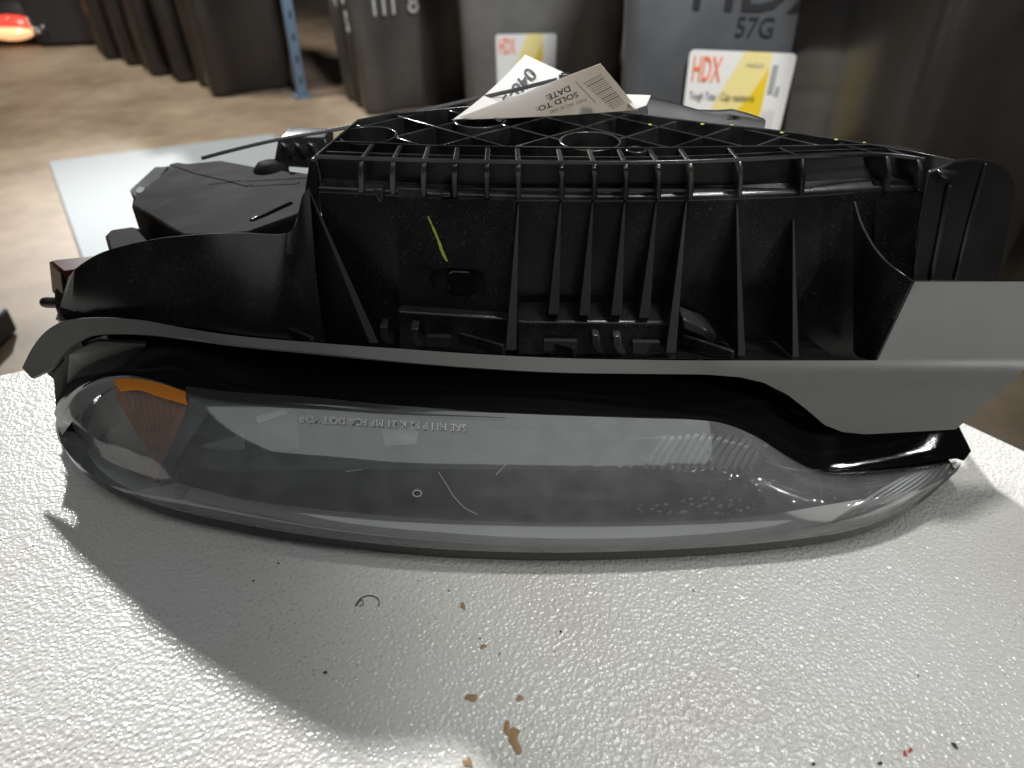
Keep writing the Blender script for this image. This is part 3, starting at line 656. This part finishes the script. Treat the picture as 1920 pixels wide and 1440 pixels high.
# wall left end: fill between cowl step and wall
MB().slab([onw(580, 300), onw(592, 296), onw(600, 400), onw(600, 640), onw(560, 640), onw(562, 420), onw(570, 365)], (0, .006, 0)).build("wall_end", M_BLACK, HL, bevel=.0015)
# ---- body behind (hidden, closes the housing)
hb = [(-.135, .51), (.27, .51), (.30, .53), (.11, .60), (-.03, .625), (-.10, .60)]
MB().slab([(x, y, .01) for x, y in hb], (0, 0, .185)).build("housing", M_BLACK, HL)
hb = [(-.33, .47), (-.13, .475), (.24, .475), (.29, .51), (-.135, .53), (-.15, .61), (-.27, .61)]
MB().slab([(x, y, .008) for x, y in hb], (0, 0, .08)).build("housing", M_BLACK, HL, bevel=.003)
# ---- grid on the back
og = [atZ(*p, GZ) for p in ((592, 294), (672, 226), (735, 214), (865, 202), (985, 196), (1100, 203), (1215, 218), (1330, 233), (1440, 244), (1500, 252), (1600, 267), (1700, 283), (1790, 302), (1735, 299))]
bk_edge = og[:13]
MB().path(np.array(bk_edge) - np.array([0, 0, .0125]), .0011, (0, 0, 1), .0135).build("grid_border", M_EDGE, HL, bevel=.0005, seg=2)
MB().slab([p - np.array([0, 0, .022]) for p in og], (0, 0, -.004)).build("grid_floor", M_BLACK, HL)
area = [p[:2] for p in ([atZ(*p, GZ) for p in main_px] + [og[12], og[11], og[10], og[9], og[8], og[7], og[6], og[5], og[4], og[3], og[2], og[1]])]
def clip_line(p, d, poly):
    ts = []
    n = len(poly)
    for i in range(n):
        a, b_ = poly[i], poly[(i + 1) % n]; e = b_ - a; den = d[0] * e[1] - d[1] * e[0]
        if abs(den) < 1e-9: continue
        r = a - p; t = (r[0] * e[1] - r[1] * e[0]) / den; s = (r[0] * d[1] - r[1] * d[0]) / den
        if 0 <= s < 1: ts.append(t)
    ts.sort(); return [(ts[i], ts[i + 1]) for i in range(0, len(ts) - 1, 2)]
node = np.array([.0280, .5505])
circ = [(atZ(1107, 263, GZ)[:2], .0232), (atZ(690, 252, GZ)[:2], .0225), (atZ(900, 224, GZ)[:2], .0215)]
for fam in (-41.5, 41.5):
    d = np.array([math.cos(deg(fam)), math.sin(deg(fam))]); nn = np.array([-d[1], d[0]])
    for k in range(-9, 10):
        for (t0, t1_) in clip_line(node + nn * k * .0387, d, area):
            segs = [(t0, t1_)]
            for cc, cr in circ:   # stop the ribs at the bosses
                r = cc - (node + nn * k * .0387); tm = np.dot(r, d); dd = np.linalg.norm(r - d * tm)
                if dd < cr:
                    h = math.sqrt(cr * cr - dd * dd); ns = []
                    for a, b_ in segs:
                        if tm + h <= a or tm - h >= b_: ns.append((a, b_)); continue
                        if tm - h > a: ns.append((a, tm - h))
                        if tm + h < b_: ns.append((tm + h, b_))
                    segs = ns
            for a, b_ in segs:
                if b_ - a < .004: continue
                p0 = node + nn * k * .0387 + d * a; p1 = node + nn * k * .0387 + d * b_
                MB().bar((p0[0], p0[1], GZ - .0113), (p1[0], p1[1], GZ - .0113), .0011, (0, 0, 1), .0107).build("lattice_rib", M_EDGE, HL, bevel=.0006, seg=2)
for cc, cr in circ: MB().ring(cc, cr - .0021, cr, GZ - .021, GZ - .0002, 40).build("boss_ring", M_EDGE, HL, bevel=.0005, seg=2)
cc = atZ(1193, 280, GZ)[:2]; MB().ring(cc, .0055, .0078, GZ - .021, GZ + .0002, 24).build("boss_ring", M_EDGE, HL, bevel=.0005, seg=2)
# yellow paint dots on the back border
for px, py in ((1219, 234), (1317, 233), (1372, 235), (1466, 249), (1568, 262), (1620, 268)):
    p = atZ(px, py, GZ + .0006); ell(MB(), p, .0016, .0007, .0011, 10, 6).build("paint_dot", M_YELLOW, HL, smooth=True)
# thin tab behind the grid
tbp = Ys([(1212, 218, .612), (1212, 183, .625), (1270, 197, .62), (1310, 209, .618), (1345, 210, .616), (1375, 208, .614), (1405, 216, .612), (1437, 227, .610), (1434, 242, .604), (1330, 234, .606)])
MB().slab(tbp, (0, .004, .001)).build("mounting_tab", M_FIN, HL, bevel=.001, seg=2)
MB().slab([atY(x, y, .611) for x, y in ((1365, 219), (1378, 217), (1390, 220), (1378, 222))], (0, .001, 0)).build("tab_slot", M_RUBBER, HL)
# ---- side plate at the right end
sp0 = atY(1713, 529, .4405); sp1 = atY(1800, 300, .458); sn = np.cross(sp1 - sp0, np.array([1., .35, 0]))
def ons(px, py, d=0): return atP(px, py, sp0 + np.array([0, d, 0]), sn)
pl = [ons(*p) for p in ((1711, 528), (1722, 450), (1738, 360), (1745, 322), (1768, 314), (1790, 303), (1830, 298), (1862, 303), (1888, 316), (1902, 338), (1904, 362), (1890, 430), (1872, 528))]
MB().slab(pl, (0, .004, 0)).build("side_plate", M_FIN, HL, bevel=.0012, seg=2)
MB().path([ons(1848, 306, -.0012), ons(1822, 400, -.0012), ons(1790, 526, -.0012)], .0012, (0, -1, .3), .001).build("plate_crease", M_EDGE, HL, bevel=.0008, seg=2)
MB().path([ons(1780, 345, -.0012), ons(1765, 430, -.0012), ons(1745, 526, -.0012)], .0020, (0, -1, .3), .0016).build("plate_crease", M_BLACK, HL, bevel=.0012, seg=2)
MB().slab([ons(x, y, -.006) for x, y in ((1765, 322), (1800, 324), (1798, 334), (1784, 332), (1778, 338), (1764, 332))], (0, .008, 0)).build("boss", M_EDGE, HL, bevel=.0015, seg=3)
# ---- motor cover and other parts behind the cowl
cn = np.array([-.13, .05, 1.0]); cP0 = np.array([-.25, .55, .160])
def onc(px, py, d=0.0): return atP(px, py, cP0 + np.array([0, 0, d]), cn)
mc = [onc(*p) for p in ((246, 384), (250, 362), (290, 314), (318, 310), (332, 303), (352, 306), (415, 300), (492, 314), (562, 322), (585, 326), (575, 395), (556, 402), (465, 435), (400, 440), (340, 440))]
cv_ = MB().slab(mc, (0, 0, -.06)).build("motor_cover", M_PURPLE, HL, bevel=.0025, seg=3, label="dusty brown-black cover with white scuffs")
MB().path([onc(*p, -.0004) for p in ((325, 308), (370, 324), (430, 338), (470, 349))], .0040, (0, 0, 1), .0010).build("cover_crease", M_PURPLE, HL, bevel=.0009, seg=3)
MB().path([onc(*p, -.0003) for p in ((472, 349), (510, 346), (560, 344))], .0030, (0, 0, 1), .0008).build("cover_crease", M_PURPLE, HL, bevel=.0007, seg=3)
MB().path([onc(*p, -.0005) for p in ((470, 416), (500, 404), (530, 390), (548, 382))], .0022, (0, 0, 1), .0022).build("cover_slot", M_GLOSS, HL, bevel=.0015, seg=3)
tp_ = [atP(p[0], p[1], onc(270, 345, .002), (.45, .05, 1.0)) for p in ((243, 355), (290, 312), (316, 312), (296, 340), (276, 362), (262, 372), (248, 366))]
tab = MB().slab(tp_, (0, 0, -.006)).build("cover_tab", M_FIN, HL, bevel=.001, seg=2)
MB().slab([atP(p[0], p[1], onc(270, 345, .0026), (.45, .05, 1.0)) for p in ((254, 356), (262, 350), (271, 352), (268, 360), (258, 362))], (0, 0, -.0005)).build("tab_hole", M_BOARD, HL)
st = [atZ(*p, .132) for p in ((196, 441), (207, 430), (247, 424), (330, 440), (330, 470), (250, 480), (204, 470))]
MB().slab(st, (0, 0, -.05)).build("cover_step", M_PURPLE, HL, bevel=.0025, seg=3)
mr = [atZ(*p, .122) for p in ((93, 489), (106, 486), (165, 480), (235, 468), (235, 480), (150, 505), (118, 509))]
MB().slab(mr, (0.004, -.004, -.05)).build("side_marker_housing", M_MAROON, HL, bevel=.0015, seg=2, label="maroon plastic box at the left end")
MB().slab(Ys([(92, 491, .552), (113, 511, .525), (121, 565, .515), (98, 548, .545)]), (.002, .003, 0)).build("side_marker_plate", M_BLACK, HL, bevel=.0006)
pa = atY(120, 568, .515); pb = atY(82, 567, .53)
MB().tube([pa, pa * .15 + pb * .85, pa * .04 + pb * .96, pb], [.0046, .0046, .0042, .003], 16).build("pin", M_BLACK, HL, smooth=True)
pa = atY(124, 600, .51)
MB().tube([pa + np.array([0, 0, -.004]), pa + np.array([-.002, 0, .002]), pa + np.array([-.005, 0, .003])], [.005, .0045, .003], 14).build("grommet", M_WHITEPLASTIC, HL, smooth=True)
MB().slab(Ys([(102, 545, .52), (122, 565, .512), (150, 600, .49), (112, 602, .49), (104, 575, .51)]), (0, .004, 0)).build("side_bracket", M_PURPLE, HL)
vb = Ys([(512, 312, .66), (521, 262, .67), (528, 256, .672), (610, 258, .672), (614, 270, .668), (612, 318, .66)])
MB().slab(vb, (0, .03, 0)).build("vent", M_BLACK, HL, bevel=.0015, seg=2)
for x in (527, 553, 579):
    MB().tube(Ys([(x, 270, .6635), (x + 10, 276, .662), (x + 15, 292, .661)]), .0028, 10).build("vent_fin", M_EDGE, HL, smooth=True)
pa = atY(505, 300, .66); MB().tube([pa + np.array([0, 0, -.03]), pa + np.array([0, 0, -.008]), pa + np.array([0, 0, -.003]), pa + np.array([0, 0, -.001])], [.017, .016, .012, .006], 24).build("vent_cap", M_PURPLE, HL, smooth=True)
# ---- reinforcing vanes between left wing and rim
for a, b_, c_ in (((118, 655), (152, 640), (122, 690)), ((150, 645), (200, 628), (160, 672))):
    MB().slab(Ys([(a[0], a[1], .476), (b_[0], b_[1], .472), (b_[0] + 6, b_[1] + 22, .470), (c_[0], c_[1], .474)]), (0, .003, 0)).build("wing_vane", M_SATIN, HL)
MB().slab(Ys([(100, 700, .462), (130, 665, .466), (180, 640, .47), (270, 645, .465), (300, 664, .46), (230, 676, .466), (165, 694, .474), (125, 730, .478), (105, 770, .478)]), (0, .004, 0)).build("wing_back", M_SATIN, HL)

# ================================================================== lamp interior, seen through the lens
def lensP(x_px, y_px, back):
    """point a little behind the lens face along the sight line of that spot on the lens"""
    k = LENS_ROWS; best = None
    allp = np.vstack(k[:13]); d = allp - O
    # project
    t = d[:, 1] * cp - d[:, 2] * sp; u = 960 + FP * d[:, 0] / t; v = 720 + FP * (-(d[:, 2] * cp + d[:, 1] * sp)) / t
    q = (u - x_px) ** 2 + (v - y_px) ** 2; i = np.argsort(q)[:6]; wgt = 1 / (q[i] + 1.0) ** 1.5
    return atY(x_px, y_px, float((allp[i, 1] * wgt).sum() / wgt.sum()) + back)
def pool(lst, back): return [lensP(x, y, back) for x, y in lst]
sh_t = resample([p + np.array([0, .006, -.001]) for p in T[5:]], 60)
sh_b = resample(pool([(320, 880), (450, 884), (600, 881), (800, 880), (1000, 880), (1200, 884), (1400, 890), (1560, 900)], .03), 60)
MB().loft([sh_t, sh_t * .5 + sh_b * .5 + np.array([0, .012, 0]), sh_b]).build("painted_reflection_light", M_GREYBEZEL, HL, smooth=True)  # grey shelf added; its tone paints the ceiling reflected in the upper lens
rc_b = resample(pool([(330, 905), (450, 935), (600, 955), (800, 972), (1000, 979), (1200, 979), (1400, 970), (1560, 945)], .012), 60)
MB().loft([sh_b, sh_b * .5 + rc_b * .5 + np.array([0, .03, 0]), rc_b]).build("painted_reflection_dark", M_DARKBEZEL, HL, smooth=True)  # dark strip painting the band of dark room mirrored low in the lens
lo_b = resample([p + np.array([0, .005, -.003]) for p in B[4:17]], 60)
MB().loft([rc_b, lo_b]).build("added_table_view_strip", M_CREAM, HL, smooth=True)  # pale strip added to imitate the table seen through the lens edge
ib = [resample(q, 60) for q in ([p + np.array([0, .05, -.004]) for p in T], [p + np.array([0, .075, .02]) for p in K], [p + np.array([0, .06, .006]) for p in B])]
MB().loft(ib).build("inner_back", M_DARKBEZEL, HL, smooth=True)
MB().loft([resample(list(Fbr + np.array([0, .012, .002])) + [atY(1640, 800, .41)], N), R2 + np.array([0, .012, .004])]).build("under_tray", M_BLACK, HL, smooth=True)
MB().loft([R3, R3 + np.array([0, .05, 0]), Bl3 + np.array([0, .06, .02])]).build("housing_skirt", M_BLACK, HL, smooth=True)
bo = resample(pool([(330, 946), (250, 928), (190, 897), (142, 864), (112, 830), (104, 796), (113, 762), (142, 730), (186, 709), (240, 704)], .003), 40)
bi = resample(pool([(350, 918), (275, 900), (225, 872), (185, 840), (160, 812), (152, 785), (168, 758), (195, 735), (225, 722), (255, 716)], .010), 40)
MB().loft([bo, bi]).build("edge_band", M_PALEBEZEL, HL, smooth=True)
ck = resample(Ys([(350, 738, .407), (450, 750, .3975), (600, 759, .391), (750, 768, .386), (950, 775, .382)]), 40)
tp_k = np.clip((1 - np.linspace(0, 1, 40)) * 1.6, .08, 1)[:, None]
MB().loft([ck + np.array([0, -.0006, .0008]), ck + np.array([0, .002, .0050]) * tp_k]).build("lens_top_edge", M_DARKBEZEL, HL, smooth=True)
# turn signal at the left
MB().loft([resample(pool([(165, 800), (190, 745), (240, 722), (300, 728), (345, 742)], .012), 16), resample(pool([(170, 845), (215, 800), (255, 790), (300, 800), (335, 810)], .03), 16), resample(pool([(215, 875), (235, 890), (255, 905), (268, 915), (275, 925)], .014), 16)]).build("signal_reflector", M_CREAM, HL, smooth=True)
am = MB(); am.loft([resample(pool([(205, 714), (255, 712), (300, 721), (350, 738)], .008), 14), resample(pool([(222, 752), (262, 775), (300, 785), (340, 768)], .018), 14), resample(pool([(246, 795), (272, 835), (292, 846), (326, 800)], .022), 14)])
am.build("amber_reflector", M_AMBER, HL, smooth=True)
for k in range(9):
    MB().tube(pool([(232 + k * 12, 726 + k * 2), (246 + k * 10, 770 + k), (262 + k * 7, 815 - abs(k - 3) * 5)], .007), .0007, 6).build("prism_rib", M_AMBERD, HL, smooth=True)
ae = [lensP(*p, -.0008) for p in ((212, 712), (250, 710), (300, 719), (349, 735))]; ae2 = [lensP(*p, -.0016) for p in ((228, 734), (262, 732), (304, 746), (353, 760))]
MB().loft([resample(ae, 20), resample([a * .5 + b_ * .5 + np.array([0, -.0012, .001]) for a, b_ in zip(ae, ae2)], 20), resample(ae2, 20)]).build("amber_edge", M_AMBERE, HL, smooth=True, solid=.0012)
MB().slab(pool([(336, 758), (352, 762), (282, 924), (264, 920)], .009), (0, .003, 0)).build("signal_stripe", M_PEACH, HL)
MB().slab(pool([(353, 752), (395, 768), (345, 840), (318, 905), (285, 926)], .008), (0, .003, 0)).build("bezel_stripe", M_GREYBEZEL, HL)
# reflector bowls
def bowl(cpx, rx, ry, dep, m_, name, back=.012):
    ctr = lensP(*cpx, back); rows = []; n = 36
    for r, dpt in ((1, 0), (.93, .002), (.8, dep * .5), (.55, dep * .85), (.2, dep)):
        rows.append([ctr + np.array([rx * r * math.cos(2 * math.pi * k / n), dpt + ry * r * .6 * math.sin(2 * math.pi * k / n), ry * r * .8 * math.sin(2 * math.pi * k / n)]) for k in range(n)])
    return MB().loft(rows, closed=True).build(name, m_, HL, smooth=True)
bowl((1310, 850), .046, .021, .03, M_SILVER, "reflector_bowl")
for k in range(14):
    x = 1225 + k * 15
    MB().tube(pool([(x + 22, 812 + abs(k - 5) * 2), (x, 850), (x - 16, 880)], .009), .0016, 6).build("prism_rib", M_PALEBEZEL, HL, smooth=True)
MB().slab(pool([(482, 793), (556, 772), (560, 840), (492, 846)], .012), (0, .002, 0)).build("bezel_facet", M_GREYBEZEL, HL)
MB().slab(pool([(372, 838), (458, 812), (460, 842), (420, 846)], .012), (0, .002, 0)).build("bezel_facet", M_SILVER, HL)
MB().slab(pool([(480, 784), (536, 768), (540, 776), (484, 794)], .010), (0, .002, 0)).build("bezel_facet", M_PALEBEZEL, HL)
if 0: MB().slab(pool([(714, 790), (788, 788), (788, 800), (716, 804)], .010), (0, .002, 0)).build("bezel_facet", M_PALEBEZEL, HL)
MB().slab(pool([(716, 806), (788, 802), (780, 832), (722, 836)], .014), (0, .002, 0)).build("bezel_facet", M_SILVER, HL)
# vertical bars at the right end
for k in range(8):
    x0, x1 = 1722 + k * 9.5, 1560 + k * 22
    MB().tube(resample(pool([(x0, 880 - k * 1.6), ((x0 + x1) / 2 + 14, 918 - k * 2), (x1, 978 - k * 8)], .004), 10), .0009, 6).build("lens_flute", M_PALEBEZEL, HL, smooth=True)
MB().loft([resample(pool([(1700, 884), (1620, 935), (1520, 980)], .010), 12), resample(pool([(1795, 866), (1750, 900), (1650, 960)], .010), 12)]).build("end_reflector", M_DARKBEZEL, HL)
# moulded text on the lens, upside down
V, F = text_polys("SAE HI I P P2 K 21 MP FCA DOT VOR", 1.0, -.004); V = V[:, :2]; Wm, Hm = V[:, 0].max(), V[:, 1].max()
tx = [lensP(875 - 315 * u, 796 - 18 * u + 13 * v_, -.0022) for u, v_ in zip(V[:, 0] / Wm, V[:, 1] / Hm)]
M_ETCH = mat("frosted_moulding", (0.85, 0.86, 0.86), 0.5)
MB().add(tx, F).build("moulded_text", M_ETCH, HL)
MB().path([lensP(782 + 8 * math.cos(a), 925 + 6 * math.sin(a), -.0012) for a in np.linspace(0, 6.28, 22)], .00025, (0, -.7, .7), .0002).build("moulded_ring", M_ETCH, HL)
for pts in (((822, 885), (835, 905), (850, 930), (870, 952), (895, 965)), ((648, 884), (665, 882), (680, 880)), ((575, 807), (580, 795), (588, 780)), ((930, 890), (940, 880), (948, 870))):
    MB().path(pool(pts, -.0010), .00010, (0, -.7, .7), .0001).build("scratch", M_ETCH, HL)

# ================================================================== paper tag and cable tie
tg = thing("paper_tag", "white folded paper parts tag with black number and barcode on the grid", "tag", tuple(atZ(900, 224, GZ)))
def patch(corners, nu, nv, sag):
    """bilinear sheet with curl; corners a(0,0) b(1,0) c(1,1) d(0,1)"""
    a, b_, c_, d_ = map(np.array, corners)
    def f(u, v):
        return a * (1 - u) * (1 - v) + b_ * u * (1 - v) + c_ * u * v + d_ * (1 - u) * v + sag(u, v)
    return f, [[f(u, v) for u in np.linspace(0, 1, nu)] for v in np.linspace(0, 1, nv)]
# front flap: left tip -> right lower corner -> upper right corner
tip = atZ(846, 225, GZ + .002)
fa, fb, fc, fd = tip, atY(1198, 206, .590), atY(1126, 119, .580), atY(985, 172, .592)
ff, rows = patch((fa, fb, fc, fd), 14, 10, lambda u, v: np.array([0, -.004, -.006]) * math.sin(math.pi * u) * (1 - v) * .15)
MB().loft(rows).build("flap", M_PAPER, tg, smooth=True, solid=.0004)
ba, bb, bc, bd_ = atZ(850, 224, GZ + .0035), atZ(1062, 205, GZ + .002), atZ(1060, 138, GZ + .016), atZ(985, 103, GZ + .024)
fbk, rows = patch((ba, bb, bc, bd_), 12, 12, lambda u, v: np.array([0, .0, -.003]) * math.sin(math.pi * v))
MB().loft(rows).build("flap", M_PAPER, tg, smooth=True, solid=.0004)
MB().slab(Ys([(1160, 178, .60), (1220, 180, .598), (1212, 198, .585), (1190, 205, .58)]), (0, .0005, .0005)).build("flap", M_PAPER, tg)
def ink(f, body, o_, ux, vy, m_=M_INK, bold=0, off=(0, -.0006, .0006), fix=None):
    """lettering on a sheet: baseline runs along ux, height along vy (both in sheet coordinates)"""
    V, F = text_polys(body, 1.0, bold, 2); V = V[:, :2]; Wm, Hm = V[:, 0].max(), max(V[:, 1].max(), .1)
    pts = [f(o_[0] + ux[0] * p[0] / Wm + vy[0] * p[1] / Hm, o_[1] + ux[1] * p[0] / Wm + vy[1] * p[1] / Hm) + np.array(off) for p in V]
    MB().add(pts, F).build("printing", m_, tg)
ink(fbk, "048-552", (.42, .97), (-.22, -.86), (-.02, .0), bold=.02) if False else None
def pxink(body, o_, e_, h_, Yf, m_=M_INK, bold=0.0):
    """lettering laid on a sheet whose depth is Yf(px,py); o_ start, e_ end of the baseline, h_ height vector, in photo pixels"""
    V, F = text_polys(body, 1.0, bold, 3); V = V[:, :2]; Wm, Hm = V[:, 0].max(), max(V[:, 1].max(), .1)
    pts = []
    for p in V:
        s, t = p[0] / Wm, p[1] / Hm
        x = o_[0] + (e_[0] - o_[0]) * s + h_[0] * t; y = o_[1] + (e_[1] - o_[1]) * s + h_[1] * t
        pts.append(Yf(x, y))
    MB().add(pts, F).build("printing", m_, tg)
def sheet_depth(rows, lift):
    A = np.array(rows).reshape(-1, 3); d = A - O
    t = d[:, 1] * cp - d[:, 2] * sp; u = 960 + FP * d[:, 0] / t; v = 720 - FP * (d[:, 2] * cp + d[:, 1] * sp) / t
    # smooth depth fit over the sheet (quadratic)
    M_ = np.stack([np.ones_like(u), u, v, u * u, u * v, v * v], 1) ; k = np.linalg.lstsq(M_, t, rcond=None)[0]
    def g(x, y):
        tt_ = float(np.dot(k, [1, x, y, x * x, x * y, y * y])); return O + ray(x, y) * (tt_ - lift)
    return g
dense = [[fbk(u, v) for u in np.linspace(0, 1, 20)] for v in np.linspace(0, 1, 20)]
gb = sheet_depth(dense, .0035)
pxink("048-552", (990, 124), (916, 216), (20, 17), gb, bold=.012)
pxink("SRK 1567AG", (1030, 144), (1000, 190), (8, 6), gb, M_LABELGREY)
dense = [[ff(u, v) for u in np.linspace(0, 1, 20)] for v in np.linspace(0, 1, 20)]
gf = sheet_depth(dense, .0035)
pxink("DATE:", (1068, 160), (1022, 180), (4, 10), gf, bold=.02)
pxink("SOLD TO:", (1082, 172), (1004, 202), (4, 9), gf, bold=.02)
pxink("PART 2021 ID 5582", (1098, 184), (1030, 208), (2, 5), gf)
def pxbar(a, b_, w_, g, m_=M_INK):
    a = np.array(a, float); b_ = np.array(b_, float); n = np.array([-(b_ - a)[1], (b_ - a)[0]]); n /= np.linalg.norm(n)
    q = [a - n * w_ / 2, b_ - n * w_ / 2, b_ + n * w_ / 2, a + n * w_ / 2]
    MB().add([g(*p) for p in q], [[0, 1, 2, 3]]).build("barcode_bar", m_, tg)
pxbar((1079, 153), (1117, 193), 1.2, gf)
for k in range(17):
    s = k / 16
    a = np.array((1127, 140)) + (np.array((1172, 192)) - np.array((1127, 140))) * s
    b_ = a + np.array((-33, 17)) * (1 - .25 * s)
    pxbar(a, b_, random.choice((.8, 1.1, 1.8)), gf)
# cable tie with a square head
tie = resample([atY(378, 297, .66), atY(430, 283, .66), atY(520, 262, .655), atY(640, 241, .645), atY(760, 215, .64), atY(880, 188, .632), atY(960, 170, .627), atY(1045, 149, .622)], 50)
ct_ = thing("cable_tie", "thin black cable tie running from the motor cover to the paper tag", "cable tie", tuple(tie[25]))
MB().path(tie, .0019, (0, -.5, .85), .0006).build("strap", M_TIE, ct_, bevel=.0003)
MB().box(atY(1058, 146, .62), (.0042, .003, .0035), .2).build("tie_head", M_TIE, ct_, bevel=.0008)
